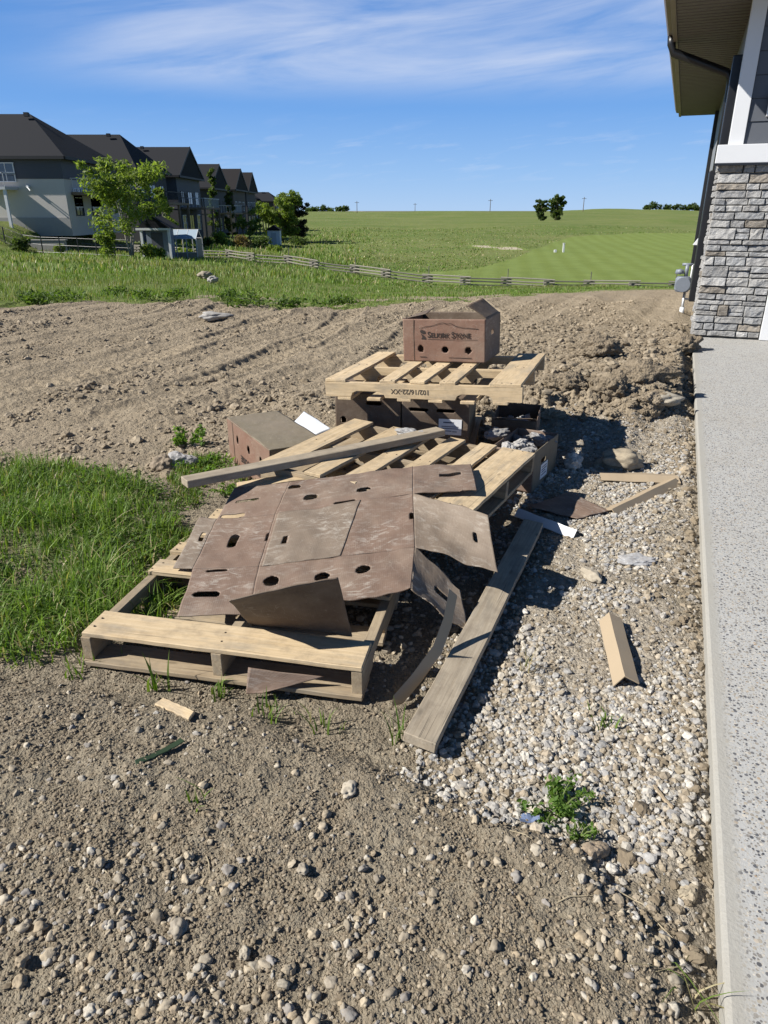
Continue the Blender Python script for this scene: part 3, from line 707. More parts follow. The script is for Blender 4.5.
cg = carton(pose(-.70, 4.32, .0, -61, 0, 0), .80, .36, .285, 'tipped red-brown carton with an olive top, its printing upside down, beside the heap', {'all': CARD_OLIVE, 'front': CARD_RED, 'left': CARD_RED},
    {'front': [('o', .25, .64, .022, .026), ('o', .52, .62, .022, .026), ('o', .80, .60, .022, .026)]}, top=CARD_OLIVE, seed=41)
MB().box((-.285, -.1818, .142), (.005, .002, .28)).build('fold_line', CARD_DARK, cg)
lettering('printed_name', 'Selkirk Stone', cg, Matrix.Translation((.08, -.1835, .075)) @ FR @ Matrix.Rotation(rad(180), 4, 'Z'), .075, INK, .0016, .80)

# ------------------------------------------------------------------ flattened carton: folded panels of one sheet
SHEET = dict(a0=(235,489,.27), b0=(290,482,.325), c0=(341,473,.355), f0=(413,466,.358), g0=(471,463,.345), a1=(217,518,.22), b1=(275,513,.26), f1=(413,494,.335), g1=(477,490,.338),
  a2=(193,569,.162), b2=(259,566,.187), f2=(415,547,.255), a3=(177,615,.150), b3=(249,615,.155), c3=(344,594,.178), f3=(411,590,.205), h1=(488,514,.365), h2=(498,572,.20),
  l2=(468,634,.025), l1=(460,589,.13), t0=(200,518,.20), t1=(173,568,.157))
S = {k: at(*q) for k, q in SHEET.items()}
cs = empty('flattened_carton', Vector((-.2, 2.8, .15)), 'large flattened brown carton with hand holes, draped over the two front pallets', 'cardboard')
base = Vector((-.2, 2.8, .15))
def sp_(name, ks, mat, holes=(), amp=.011, seed=0, rag=0., sag=0.):
    return panel(name, cs, [S[k]-base for k in ks], mat, holes, amp, .0045, .0065, seed, sag=sag, rag=rag)
S['m1'] = S['b1'].lerp(S['f1'], .62)+Vector((0,0,.003)); S['m2'] = S['b2'].lerp(S['f2'], .52)+Vector((0,0,.003)); S['b1u'] = S['b1'].lerp(S['f1'], .02)+Vector((0,0,.003)); S['b2u'] = S['b2'].lerp(S['f2'], .02)+Vector((0,0,.003))
sp_('scuffed_layer', ('b2u','m2','m1','b1u'), CARD_GREY, [('r', .20, .42, .010, .032)], seed=15, rag=.006)
sp_('base_panel', ('b2','f2','f1','b1'), CARD, [('r', .12, .42, .010, .032), ('s', .985, .55, .008, .03)], seed=1)
sp_('side_panel', ('b3','f3','f2','b2'), CARD, [('o', .10, .62, .030, .030), ('o', .42, .58, .030, .030), ('o', .68, .60, .030, .030)], seed=2, rag=.014)
sp_('side_panel', ('b1','f1','f0','b0'), CARD, [('o', .22, .40, .034, .024), ('o', .62, .42, .034, .024), ('s', .50, .06, .05, .010), ('s', .06, .80, .03, .016)], seed=3, rag=.010)
sp_('end_panel', ('a2','b2','b1','a1'), CARD, [('s', .44, .52, .020, .055), ('s', .985, .55, .008, .03)], seed=4)
sp_('end_flap', ('t1','a2','a1','t0'), CARD_GREY, [('s', .70, .60, .012, .04)], seed=5)
sp_('corner_flap', ('a3','b3','b2','a2'), CARD, [('s', .32, .42, .055, .022), ('s', .38, .93, .045, .010)], seed=6, rag=.004)
sp_('corner_flap', ('a1','b1','b0','a0'), CARD, [('s', .38, .50, .060, .012), ('s', .25, .06, .06, .012)], seed=7)
sp_('corner_flap', ('f1','g1','g0','f0'), CARD, [('r', .62, .60, .055, .016)], seed=8, rag=.012)
sp_('end_panel', ('f2','h2','h1','f1'), CARD_GREY, [('s', .80, .55, .010, .03)], seed=9, amp=.013, rag=.008)
sp_('corner_flap', ('f3','l2','l1','f2'), CARD_GREY, [('s', .62, .50, .048, .018)], seed=10, amp=.014, rag=.014)

def loose_panel(label, P, mat, cat='cardboard', name='cardboard_piece', holes=(), amp=.004, seed=0, rag=.004, th=.0045, sag=0.):
    P = [Vector(p) for p in P]; c = sum(P, Vector())/4
    o = panel(name, None, [p-c for p in P], mat, holes, amp, th, .008, seed, rag=rag, sag=sag); o.location = c
    return tag(o, label, cat)
loose_panel('dark bent cardboard flap standing up behind the front board of the front pallet', [(-.50,2.245,.142),(-.115,2.165,.142),at(338,578,.44),at(229,600,.375)], CARD_DARK, seed=51, amp=.006)  # unlit leaning face: its shade is put into the darker board colour
loose_panel('pointed scrap of brown cardboard poking out beneath the front board', [at(246,694,.006), at(262,693,.02), at(324,677,.075), at(248,668,.098)], CARD, seed=52)
loose_panel('dark brown sheet of cardboard flat on the gravel beside the labelled carton', [at(528,506,.012), at(578,518,.012), at(609,511,.012), at(570,492,.014)], CARD, seed=53, amp=.008)
o = loose_panel('curved white foam sheet lying between the tipped carton and the pallets', [at(286,430,.27), at(312,436,.27), at(330,428,.30), at(304,411,.30)], FOAM, 'foam sheet', 'foam_sheet', seed=54, th=.03, sag=-.02, rag=0)

# bent strip under the hanging flap
st_ = [at(449,598,.21), at(443,628,.13), at(433,655,.075), at(412,684,.03), at(393,706,.012)]
mb = MB(); w = Vector((0, 0, .045)); sd = Vector((.032, .010, 0))
for i, p in enumerate(st_): mb.v += [tuple(p), tuple(p+sd), tuple(p+sd+Vector((0,0,.004))), tuple(p+w*.9), ]
for i in range(len(st_)-1):
    for j in range(4): mb.f.append((4*i+j, 4*i+(j+1) % 4, 4*i+4+(j+1) % 4, 4*i+4+j))
mb.f += [(0,1,2,3), (4*len(st_)-4, 4*len(st_)-1, 4*len(st_)-2, 4*len(st_)-3)]
tag(mb.build('cardboard_strip', CARD_TAN), 'bent tan cardboard strip hanging down to the ground below the side flap', 'cardboard')
def angle_strip(name, label, a, b, w, roll, mat, cat, th=.004, spread=100):
    """V-section edge protector from a to b"""
    a, b = Vector(a), Vector(b); d = (b-a).normalized(); s = d.cross(Vector((0,0,1))).normalized(); u = s.cross(d)
    mb = MB(); n = 10
    prof = []
    for ang, L in ((roll+rad(spread)/2, w), (0, 0), (roll-rad(spread)/2, w)):
        prof.append((math.sin(ang)*L, -math.cos(ang)*L))
    inner = [(x*.97+0, y-th*1.2) for x, y in prof][::-1]
    ring = prof+inner
    for i in range(n+1):
        p = a.lerp(b, i/n)+u*(.0015*math.sin(i*1.3))
        mb.v += [tuple(p+s*x+u*y) for x, y in ring]
    k = len(ring)
    for i in range(n):
        for j in range(k): mb.f.append((i*k+j, i*k+(j+1) % k, (i+1)*k+(j+1) % k, (i+1)*k+j))
    mb.f += [tuple(range(k-1, -1, -1)), tuple(range(n*k, n*k+k))]
    return tag(mb.build(name, mat), label, cat)
angle_strip('edge_protector', 'short tan V-shaped edge protector alone on the gravel near the walkway', at(609,612,.055), at(625,676,.05), .058, -.25, CARD_TAN, 'edge protector', .004)
angle_strip('edge_protector', 'tan cardboard edge strip lying crosswise near the dirt clods, meeting another at a point', at(600,473,.035), at(678,476,.035), .085, .0, CARD_TAN, 'edge protector', .005, 155)
angle_strip('edge_protector', 'tan cardboard edge strip running from the brown sheet up towards the walkway', at(612,509,.03), at(676,478,.04), .06, -.2, CARD_TAN, 'edge protector', .005, 110)
angle_strip('corner_bead', 'white folded metal strip poking out of the shade onto the gravel', at(518,508,.05), at(577,530,.035), .05, -.2, WHITE, 'metal strip', .002, 95)

# ------------------------------------------------------------------ loose timber
def loose(label, a, b, W, T, mat, roll=0., name='timber_plank'):
    a, b = Vector(a), Vector(b); d = b-a; L = d.length; d.normalize(); s = Vector((0,0,1)).cross(d).normalized(); u = d.cross(s)
    M = Matrix((d, s, u)).transposed().to_4x4(); M = Matrix.Translation((a+b)/2) @ M @ Matrix.Rotation(roll, 4, 'X')
    o = board(name, None, tuple((a+b)/2), L, W, T, mat, M=M, bow=.006)
    return tag(o, label, 'plank')
loose('long grey weathered plank laid diagonally over the middle pallet', at(184,482.5,.357), at(441,431,.36), .085, .038, W_MID)
loose('long grey board lying on the ground along the shaded side of the heap', (.105, 1.72, .045), (.79, 3.40, .035), .105, .038, W_MID, .10)
loose('pale loose board sticking out from under the flattened carton below the grey plank', at(237,487,.27), at(306,478,.285), .10, .02, W_PALE)
loose('short splinter of pale wood on the soil in front of the heap', at(158,701,.046), at(193,717,.046), .035, .012, W_PALE, .2)
o = loose('narrow dark green strip lying on the soil in front of the heap', at(135,763,.056), at(183,739,.057), .022, .004, simple('dark_green_band', (.030, .048, .024), .4, .1), 0, 'packing_strap'); o['category'] = 'strap'
loose('thin bleached stick on the gravel beside the green weed', at(655,785,.012), at(672,808,.012), .012, .008, W_OLD, 0)

# ------------------------------------------------------------------ stones, crumbs, gravel
m = NM('loose_stone'); v = m.node('ShaderNodeNewGeometry').outputs['Position']; t = m.attr('tint').outputs[0]
n = m.noise(v, 70, 4, .65); c = m.mix(m.math('MULTIPLY', m.ramp(n, [(.42, 1), (.62, 0)]), .35), t, (.16, .125, .09))
m.col(c).rough(.88); m.bump(n, .35, .006); m.b.inputs['Specular IOR Level'].default_value = .2
ROCK = m.m
m = NM('dried_earth'); v = m.node('ShaderNodeNewGeometry').outputs['Position']
n = m.noise(v, 30, 6, .7); vo = m.node('ShaderNodeTexVoronoi', i_Vector=v, i_Scale=45.).outputs['Distance']
m.col(m.mix(m.ramp(n, [(.35, 0), (.65, 1)]), (.17, .135, .092), (.26, .21, .148))).rough(.95); m.bump(m.math('ADD', n, m.math('MULTIPLY', vo, -.6)), .9, .03)
CLOD = m.m
def rock_templates(sub, k, jag, seed):
    out = []
    for i in range(k):
        bm = bmesh.new(); bmesh.ops.create_icosphere(bm, subdivisions=sub, radius=1)
        for q in bm.verts:
            d = q.co.normalized(); o = Vector((seed+i*7.1, i*3.3, 0))
            q.co = d*(1+jag*mnoise.noise(d*1.3+o)+jag*.55*mnoise.noise(d*3.1+o))
        bm.verts.ensure_lookup_table()
        P = np.array([q.co for q in bm.verts]); Fq = np.array([[x.index for x in f.verts] for f in bm.faces]); bm.free(); out.append((P, Fq))
    return out
T1 = rock_templates(1, 10, .45, 3); T2 = rock_templates(2, 10, .45, 30); T3 = rock_templates(4, 6, .38, 60)
T5 = []
for P, Fq in rock_templates(3, 12, .50, 130):
    P = P.copy()
    for k_ in range(5):        # cut a few flat faces, as broken gravel has
        d_ = RNG.normal(0, 1, 3); d_ /= np.linalg.norm(d_); c_ = RNG.uniform(.55, .85); h_ = P@d_; P = P-np.outer(np.maximum(h_-c_, 0)*.9, d_)
    T5.append((P, Fq))
T4 = []
for P, Fq in rock_templates(5, 6, .42, 90):
    nn_ = np.array([.16*mnoise.noise(Vector(p)*4)+.10*mnoise.noise(Vector(p)*9)+.07*mnoise.noise(Vector(p)*19) for p in P])
    T4.append((P*(1+nn_[:, None]), Fq))
def scatter(name, pts, size, cols, templates, sink=.35, flat=(.55, .95), smooth=False, elong=.35):
    V = []; Fs = []; Cc = []; k = 0
    for (P, Fq) in [None]*0: pass
    tid = RNG.integers(0, len(templates), len(pts)); zz = height(pts[:, 0], pts[:, 1])
    for ti, (P, Fq) in enumerate(templates):
        ix = np.nonzero(tid == ti)[0]; n = len(ix)
        if not n: continue
        a = RNG.uniform(0, 2*np.pi, n); ca, sa = np.cos(a), np.sin(a); tl = RNG.normal(0, .3, n)
        sx = size[ix]*RNG.uniform(1-elong, 1+elong, n); sy = size[ix]*RNG.uniform(1-elong*.6, 1+elong*.6, n); sz = size[ix]*RNG.uniform(*flat, n)
        X = P[None, :, 0]*sx[:, None]; Y = P[None, :, 1]*sy[:, None]; Z = P[None, :, 2]*sz[:, None]+X*tl[:, None]*.5
        W = np.stack([X*ca[:, None]-Y*sa[:, None]+pts[ix, 0, None], X*sa[:, None]+Y*ca[:, None]+pts[ix, 1, None], Z+(zz[ix]+sz*(1-2*sink)*.5)[:, None]], 2)
        V.append(W.reshape(-1, 3)); Fs.append((Fq[None]+(k+np.arange(n)*len(P))[:, None, None]).reshape(-1, 3)); k += n*len(P)
        Cc.append(np.repeat(cols[ix], len(P), 0))
    o = fast_mesh(name, np.concatenate(V), np.concatenate(Fs), ROCK, np.concatenate(Cc), smooth, 3)
    return tag(o, kind='stuff')
def sample(n, x0, x1, y0, y1, dens, ypow=1.0):
    out = []; tot = 0
    while tot < n:
        x = RNG.uniform(x0, x1, n*3); y = y0+(y1-y0)*RNG.uniform(0, 1, n*3)**ypow
        k = RNG.uniform(0, 1, n*3) < dens(x, y); out.append(np.stack([x[k], y[k]], 1)); tot += k.sum()
    return np.concatenate(out)[:n]
def rcol(n, pal, var=.14):
    p = np.array(pal)[RNG.integers(0, len(pal), n)]; return np.clip(p*RNG.uniform(1-var, 1+var, (n, 1)), 0, 1)
PEB = [(.34,.29,.215),(.31,.27,.21),(.38,.335,.26),(.28,.24,.18),(.33,.31,.275),(.27,.25,.225),(.40,.335,.24),(.33,.265,.18),(.44,.40,.33)]
GRV = [(.43,.405,.355),(.37,.35,.315),(.49,.46,.405),(.35,.34,.32),(.42,.38,.31),(.30,.295,.285),(.40,.345,.265),(.34,.285,.21)]
SOILC = [(.210,.170,.116),(.25,.205,.145),(.185,.148,.10),(.28,.232,.165)]
WALKU = lambda x, y: (x*.9304-y*.3665) < .298
inpile = lambda x, y: np.exp(-((x+.15)/.75)**6-((y-3.0)/.85)**6)
ln = lambda n, mu, s, lo, hi: np.clip(np.exp(RNG.normal(math.log(mu), s, n)), lo, hi)
front = lambda x, y: (np.abs(x) < .62*y+.35)
P_ = sample(1500, -1.7, 1.0, .62, 2.4, lambda x, y: soil_fill(x, y)*WALKU(x, y)*front(x, y)*(.25+.75*sst(.35, .7, fbm(x*2.2, y*2.2, 101, 3)+.25*sst(1.5, .9, y)))*(1-grass_patch(x, y)))
scatter('pebbles', P_, ln(len(P_), .0042, .55, .002, .013), rcol(len(P_), PEB, .22), T5, .36, smooth=True)
P_ = sample(110, -1.7, 1.0, .62, 2.2, lambda x, y: soil_fill(x, y)*WALKU(x, y)*front(x, y)*sst(.3, .62, fbm(x*2.2, y*2.2, 101, 3)+.28*sst(1.6, .9, y)))
scatter('pebbles', P_, ln(len(P_), .0110, .25, .007, .019), rcol(len(P_), PEB, .22), T5, .38, smooth=True)
P_ = sample(900, -1.4, .7, .62, 1.35, lambda x, y: soil_fill(x, y)*WALKU(x, y)*front(x, y)*sst(.42, .58, fbm(x*3.4, y*3.4, 170, 3)+.22*sst(1.15, .85, y)-.05))
scatter('pebbles', P_, ln(len(P_), .0075, .35, .004, .015), rcol(len(P_), PEB, .22), T5, .36, smooth=True)
P_ = sample(60000, -1.9, 1.0, .62, 2.9, lambda x, y: np.maximum(soil_fill(x, y), .55*(x < .3+.2*(y-1.5)))*WALKU(x, y)*front(x, y)*(.35+.65*sst(.35, .6, fbm(x*5, y*5, 105, 3))))
scatter('soil_crumbs', P_, ln(len(P_), .0024, .5, .0011, .008), rcol(len(P_), SOILC), T1, .32)
gz = lambda x, y: (1-soil_fill(x, y))*(1-clod_zone(x, y))*WALKU(x, y)*sst(-.1, .35, x-(.06+.28*(y-1.7)))
P_ = sample(9000, -.1, 2.6, 1.0, 5.9, lambda x, y: gz(x, y)*(.06+.94*sst(.42, .60, fbm(x*2.6, y*2.6, 111, 3)+.06+.05-.06*(y-2.2)-.14*sst(-.1, .25, x*.9304-y*.3665)))*(1-.5*inpile(x, y)), 1.25)
scatter('gravel', P_, ln(len(P_), .0070, .36, .0035, .017), rcol(len(P_), GRV, .22), T2, .30)
P_ = sample(9000, -.1, 2.8, 1.0, 6.2, lambda x, y: gz(x, y), 1.2)
scatter('gravel', P_, ln(len(P_), .0048, .5, .0022, .014), rcol(len(P_), GRV+PEB+SOILC*3), T1, .3)
P_ = sample(700, .3, 3.4, .95, 6.6, lambda x, y: WALKU(x, y)*sst(-.02, .2, x*.9304-y*.3665)*sst(.3, .6, fbm(x*6, y*6, 118, 3)))
scatter('soil_clods', P_, ln(len(P_), .0085, .5, .004, .024), rcol(len(P_), SOILC+[(.33,.28,.20)]), T5, .38)
P_ = sample(2500, -1.2, 1.2, 1.8, 4.6, lambda x, y: (1-grass_patch(x, y))*inpile(x, y))
scatter('pebbles', P_, ln(len(P_), .008, .4, .004, .02), rcol(len(P_), PEB), T1, .3)
P_ = sample(9000, .1, 4.6, 5.2, 12, lambda x, y: clod_zone(x, y)*WALKU(x, y)*(1-.5*sst(6.5, 9, y))*(.3+.7*sst(.4, .6, fbm(x*3, y*3, 125, 3))), 1.35)
scatter('soil_clods', P_, ln(len(P_), .013, .5, .006, .05), rcol(len(P_), SOILC), T2, .4)
P_ = sample(330, .3, 3.2, 5.2, 6.6, lambda x, y: clod_zone(x, y)*WALKU(x, y)*(1-sst(5.9, 6.5, y))*sst(.35, .6, fbm(x*3, y*3, 126, 3)))
scatter('soil_clods', P_, ln(len(P_), .040, .4, .02, .09), rcol(len(P_), SOILC), T4, .4)
P_ = sample(15000, -8, 4.5, 4.2, 13.5, lambda x, y: (1-grass_patch(x, y))*WALKU(x, y)*sst(0, .3, dirt_edge(x, y)-y)*(.05+.95*sst(.48, .64, fbm((x*.9-y*.43)*2.0, (x*.43+y*.9)*.45, 120, 4)))*(1-.9*inpile(x, y)), 1.3)
scatter('soil_clods', P_, ln(len(P_), .0095, .55, .004, .045), rcol(len(P_), [(.26,.21,.145),(.31,.255,.18),(.23,.185,.125),(.34,.28,.20)]), T2, .40)

def stone(label, px, py, r, col, tmpl, group=None, name='stone', squash=(1, 1, .8), rz=0., smooth=True, cat='stone', z=None, sink=.25):
    P, Fq = (T4 if name == 'earth_lump' else T3)[tmpl % 6]; g = at(px, py, .0)
    zz = hz(g.x, g.y) if z is None else z; g = at(px, py, zz)
    W = P*np.array(squash)*r
    o = fast_mesh(name, W, Fq, ROCK if name != 'earth_lump' else CLOD, np.tile(np.array(col), (len(W), 1)), smooth, 3)
    o.location = (g.x, g.y, zz+r*squash[2]*(1-2*sink)); o.rotation_euler = (0, 0, rz)
    return tag(o, label, cat, group)
EARTH = (.235, .185, .128)
stone('largest rounded lump of dried earth along the front of the dug-up soil', 643, 386, .215, EARTH, 0, squash=(1.1, .75, .55), name='earth_lump', cat='earth lump', sink=.14)
stone('squarish lump of dried earth just left of the largest earth lump', 611, 398, .150, EARTH, 1, squash=(1, .8, .8), name='earth_lump', cat='earth lump', sink=.14)
stone('lump of dried earth behind the two big front lumps of soil', 598, 357, .19, EARTH, 2, squash=(1.1, .8, .7), name='earth_lump', cat='earth lump', sink=.2)
stone('lump of dried earth at the left end of the dug-up ridge', 566, 392, .14, EARTH, 4, squash=(1.1, .8, .7), name='earth_lump', cat='earth lump', sink=.14)
stone('lump of dried earth resting against the edge of the walkway', 683, 352, .19, EARTH, 3, squash=(1, .9, .7), name='earth_lump', cat='earth lump', sink=.2)
stone('pale flat stone lying by the walkway below the dug-up soil', 664, 402, .12, (.36, .325, .26), 5, squash=(1.2, .8, .4))
stone('smooth boulder half in shadow above the crosswise cardboard edge strip', 620, 466, .115, (.33, .28, .20), 2, squash=(1.25, .8, .62))
stone('wedge of brown stone casting a shadow beside the green weed', 592, 858, .036, (.30, .235, .165), 1, squash=(1.1, .75, .85), rz=.4, smooth=False)
stone('flat grey slab of stone on the gravel above the short edge protector', 636, 562, .062, (.37, .37, .37), 4, squash=(1.4, .8, .35), smooth=False)
stone('long smooth stone at the edge of the flap shadow', 591, 578, .055, (.38, .335, .26), 3, squash=(.6, 1.3, .5), rz=.3)
stone('pale broken stone in the shade below the labelled carton', 573, 465, .062, (.55, .52, .46), 0, squash=(.9, 1.2, .8), smooth=False)
stone('pale smooth oval stone lying alone on the soil in front of the heap', 349, 792, .023, (.42, .37, .29), 5, squash=(.95, 1.3, .6), rz=-.4)
stone('round grey-brown stone with a dark shadow, biggest at the lower left', 178, 933, .0215, (.30, .265, .21), 2, squash=(1, 1, .9))
stone('grey broken stone beside the tipped carton and the weeds', 181, 466, .085, (.36, .35, .34), 1, squash=(1.1, .8, .7), smooth=False)
stone('brown stone next to the grey broken stone by the weeds', 163, 469, .085, (.25, .20, .145), 4, squash=(.8, .8, .7), smooth=False)
for px, py, r, q in ((203,752,.014,0),(100,864,.0155,3),(303,871,.0155,2),(321,896,.0155,4),(167,876,.012,1),(343,898,.014,5),(189,857,.013,0),(352,956,.014,1),(245,955,.017,3),(20,985,.017,2),(22,962,.015,1),(91,1014,.016,5),(75,718,.016,4),(313,935,.014,3)):
    stone('rounded pebble bigger than its neighbours on the soil in the foreground', px, py, r*.88, random.choice(PEB), q, 'larger pebbles on the foreground soil', name='pebble', squash=(1, random.uniform(.8, 1.15), .75), rz=random.random()*3, cat='pebble')
DRYSTEM = simple('dry_stem', (.36, .30, .20), .8, .2)
FRG = (.31, .305, .295)
for px, py, r, z, q, lab in ((408,434,.055,.345,0,'grey broken stone slab on the back edge of the middle pallet, beside the paper label'), (425,437,.05,.34,1,'grey broken stone next to the slab at the far edge of the middle pallet'),
      (497,436,.075,.20,4,'dark shaded piece of broken stone inside the rear open carton'), (528,440,.06,.17,2,'grey broken stone at the near corner of the labelled carton'), (549,441,.05,.20,5,'pale broken stone on top of the fill of the labelled carton'), (541,434,.035,.22,3,'small pale broken stone standing up in the labelled carton'), (520,446,.035,.22,0,'small flat grey stone at the left of the labelled carton')):
    stone(lab, px, py, r, FRG, q, None, 'broken_stone', (1.2, .75, .45), random.random()*3, False, 'broken stone', z=z)

rs9 = random.Random(5)
for M9, w9, d9, h9, n9, lab9, g9 in ((pose(.880, 4.20, .0, -30), .22, .40, .20, 16, 'jagged grey broken stone heaped in the labelled carton', 'broken stone in the labelled carton'), (pose(.93, 4.80, .0, -15), .25, .40, .19, 12, 'jagged dark broken stone heaped in the rear open carton', 'broken stone in the rear carton')):
    for k in range(n9):
        P, Fq = T3[k % 6]; r = rs9.uniform(.035, .06); W = P*np.array((1.2, .8, .6))*r
        o = fast_mesh('broken_stone', W, Fq, ROCK, np.tile(np.array(FRG)*rs9.uniform(.6, 1.2), (len(W), 1)), False, 3)
        o.location = M9 @ Vector((rs9.uniform(-w9/2+.03, w9/2-.03), rs9.uniform(-d9/2+.03, d9/2-.03), h9+rs9.uniform(-.02, .03))); o.rotation_euler = (rs9.uniform(-.5, .5), rs9.uniform(-.5, .5), rs9.uniform(0, 6))
        tag(o, lab9, 'broken stone', g9)
for px, py, L, a in ((105,872,.05,-.7),(90,893,.045,-.9),(62,790,.06,.4),(208,865,.05,-1.2),(215,892,.03,-.9),(640,905,.10,-.6),(575,900,.09,.2),(660,930,.12,-.9),(520,840,.06,-.5),(345,930,.05,.3)):
    g = at(px, py, 0); z9 = hz(g.x, g.y); g = at(px, py, z9); d9 = Vector((math.cos(a), math.sin(a), 0))*L*.5; q9 = Vector((-d9.y, d9.x, 0))*.12; zf = lambda p: Vector((p.x, p.y, hz(p.x, p.y)+.004))
    o = MB().tube([zf(g-d9), zf(g-d9*.3+q9), zf(g+d9*.4+q9*.5), zf(g+d9)], [.0018, .0016, .0014, .0008], 5).build('dry_twig', DRYSTEM); tag(o, 'thin pale dry twig or rootlet lying on the foreground soil', 'twig', 'dry twigs on the foreground soil')

# ------------------------------------------------------------------ grass and weeds
def leaf_mat(name, trans=.35, rough=.55):
    m = NM(name); t = m.attr('tint').outputs[0]
    m.col(t).rough(rough); m.b.inputs['Specular IOR Level'].default_value = .25
    tr = m.node('ShaderNodeBsdfTranslucent', i_Color=m.mix(1.0, t, (1.5, 1.6, .6), 'MULTIPLY'))
    mx = m.node('ShaderNodeMixShader', i_Fac=trans, i_1=m.b.outputs[0], i_2=tr.outputs[0])
    m.l.new(mx.outputs[0], m.n['Material Output'].inputs[0]); return m.m
LEAF = leaf_mat('leaf_green', .5); BLADE = leaf_mat('grass_blade', .3, .5)
def blades(name, pts, h, w, cols, lean=.35, z=None, seg=3):
    n = len(pts); a = RNG.uniform(0, 2*np.pi, n); d = np.stack([np.cos(a), np.sin(a)], 1); s = np.stack([-d[:, 1], d[:, 0]], 1)
    zz = height(pts[:, 0], pts[:, 1]) if z is None else z
    ln_ = np.abs(RNG.normal(0, lean, n))+.06; V = np.zeros((n, 2*seg+1, 3))
    for k in range(seg+1):
        t = k/seg; off = ln_*h*t**1.8; zt = h*(t-.28*ln_*t**2.2)
        cx = pts[:, 0]+d[:, 0]*off; cy = pts[:, 1]+d[:, 1]*off; ww = w*(1-t**1.5)*.5
        if k < seg:
            V[:, 2*k, 0] = cx-s[:, 0]*ww; V[:, 2*k, 1] = cy-s[:, 1]*ww; V[:, 2*k, 2] = zz+zt-.01*(k == 0)
            V[:, 2*k+1, 0] = cx+s[:, 0]*ww; V[:, 2*k+1, 1] = cy+s[:, 1]*ww; V[:, 2*k+1, 2] = zz+zt-.01*(k == 0)
        else: V[:, 2*k, 0] = cx; V[:, 2*k, 1] = cy; V[:, 2*k, 2] = zz+zt
    T = []
    for k in range(seg-1): T += [(2*k, 2*k+1, 2*k+3), (2*k, 2*k+3, 2*k+2)]
    T.append((2*seg-2, 2*seg-1, 2*seg)); T = np.array(T)
    Fq = (T[None]+(np.arange(n)*(2*seg+1))[:, None, None]).reshape(-1, 3)
    return fast_mesh(name, V.reshape(-1, 3), Fq, BLADE, np.repeat(cols, 2*seg+1, 0), True, 3)
def leafcloud(centers, radii, n, size, pal, var=.2, up=.3, seed=0):
    """n small folded leaves spread through blobs: returns V, F(3), cols"""
    k = RNG.integers(0, len(centers), n); cen = np.array(centers)[k]; r = np.array(radii)[k]
    d = RNG.normal(0, 1, (n, 3)); d /= np.linalg.norm(d, axis=1)[:, None]; rr = RNG.uniform(0, 1, n)**.45
    P = cen+d*(r*rr[:, None] if r.ndim == 2 else (r*rr)[:, None])
    nr = RNG.normal(0, 1, (n, 3)); nr[:, 2] += up*2; nr /= np.linalg.norm(nr, axis=1)[:, None]
    a = np.cross(nr, RNG.normal(0, 1, (n, 3))); a /= np.linalg.norm(a, axis=1)[:, None]+1e-9; b = np.cross(nr, a)
    s = size*RNG.uniform(.6, 1.35, n)
    A = P-a*s[:, None]; B = P+b*s[:, None]*.45+nr*s[:, None]*.12; D = P-b*s[:, None]*.45+nr*s[:, None]*.12; E_ = P+a*s[:, None]
    V = np.stack([A, B, E_, D], 1).reshape(-1, 3); i = np.arange(n)*4
    Fq = np.concatenate([np.stack([i, i+1, i+2], 1), np.stack([i, i+2, i+3], 1)])
    return V, Fq, np.repeat(rcol(n, pal, var), 4, 0)
GRN = [(.095,.160,.024),(.120,.190,.034),(.070,.125,.019),(.150,.215,.046),(.105,.155,.030)]
GRN2 = 0
DRY = [(.30,.25,.13),(.24,.21,.10),(.36,.31,.19)]
def bcol(n, dry=.06):
    c = rcol(n, GRN, .2); k = RNG.uniform(0, 1, n) < dry; c[k] = rcol(int(k.sum()), DRY); return c
P_ = sample(40000, -5.2, -.85, 2.15, 4.7, lambda x, y: grass_patch(x, y)*(.22+.78*sst(.34, .50, fbm(x*3.2, y*3.2, 140, 4))))
edge = grass_patch(P_[:, 0], P_[:, 1])
tag(blades('grass', P_, (.045+.115*RNG.uniform(0, 1, len(P_))**1.6)*(.5+.5*edge)*(.5+1.0*fbm(P_[:,0]*3, P_[:,1]*3, 141, 2)), RNG.uniform(.004, .010, len(P_)), bcol(len(P_), .08)*(.95+.5*fbm(P_[:,0]*2.2, P_[:,1]*2.2, 143, 3))[:, None], .8), kind='stuff')
for k in range(7):
    pass
P_ = sample(3600, -5.0, -.8, 2.1, 4.9, lambda x, y: sst(.02, .4, grass_patch(x-.12, y))*sst(.5, .66, fbm(x*2.3, y*2.3, 147, 3)))
zz_ = height(P_[:, 0], P_[:, 1]); cen_ = np.stack([P_[:, 0], P_[:, 1], zz_+.03], 1)
Vq, Fq_, cq = leafcloud(cen_, np.full(len(cen_), .045), 15000, .012, [(.085,.15,.03),(.12,.19,.045),(.15,.17,.07),(.065,.11,.024)], .2, .6); Vq[:, 2] = np.maximum(Vq[:, 2], np.repeat(height(Vq[::4, 0], Vq[::4, 1]), 4)+.002)
tag(fast_mesh('ground_weeds', Vq, Fq_, LEAF, cq, False, 3), kind='stuff')
P_ = sample(2600, -1.35, -.55, 3.1, 4.6, lambda x, y: sst(.42, .6, fbm(x*4, y*4, 150, 3))*(1-sst(-.95, -.6, x+.35*(3.4-y))))
tag(blades('grass', P_, RNG.uniform(.02, .07, len(P_)), RNG.uniform(.004, .010, len(P_)), bcol(len(P_), .12), .7), kind='stuff')
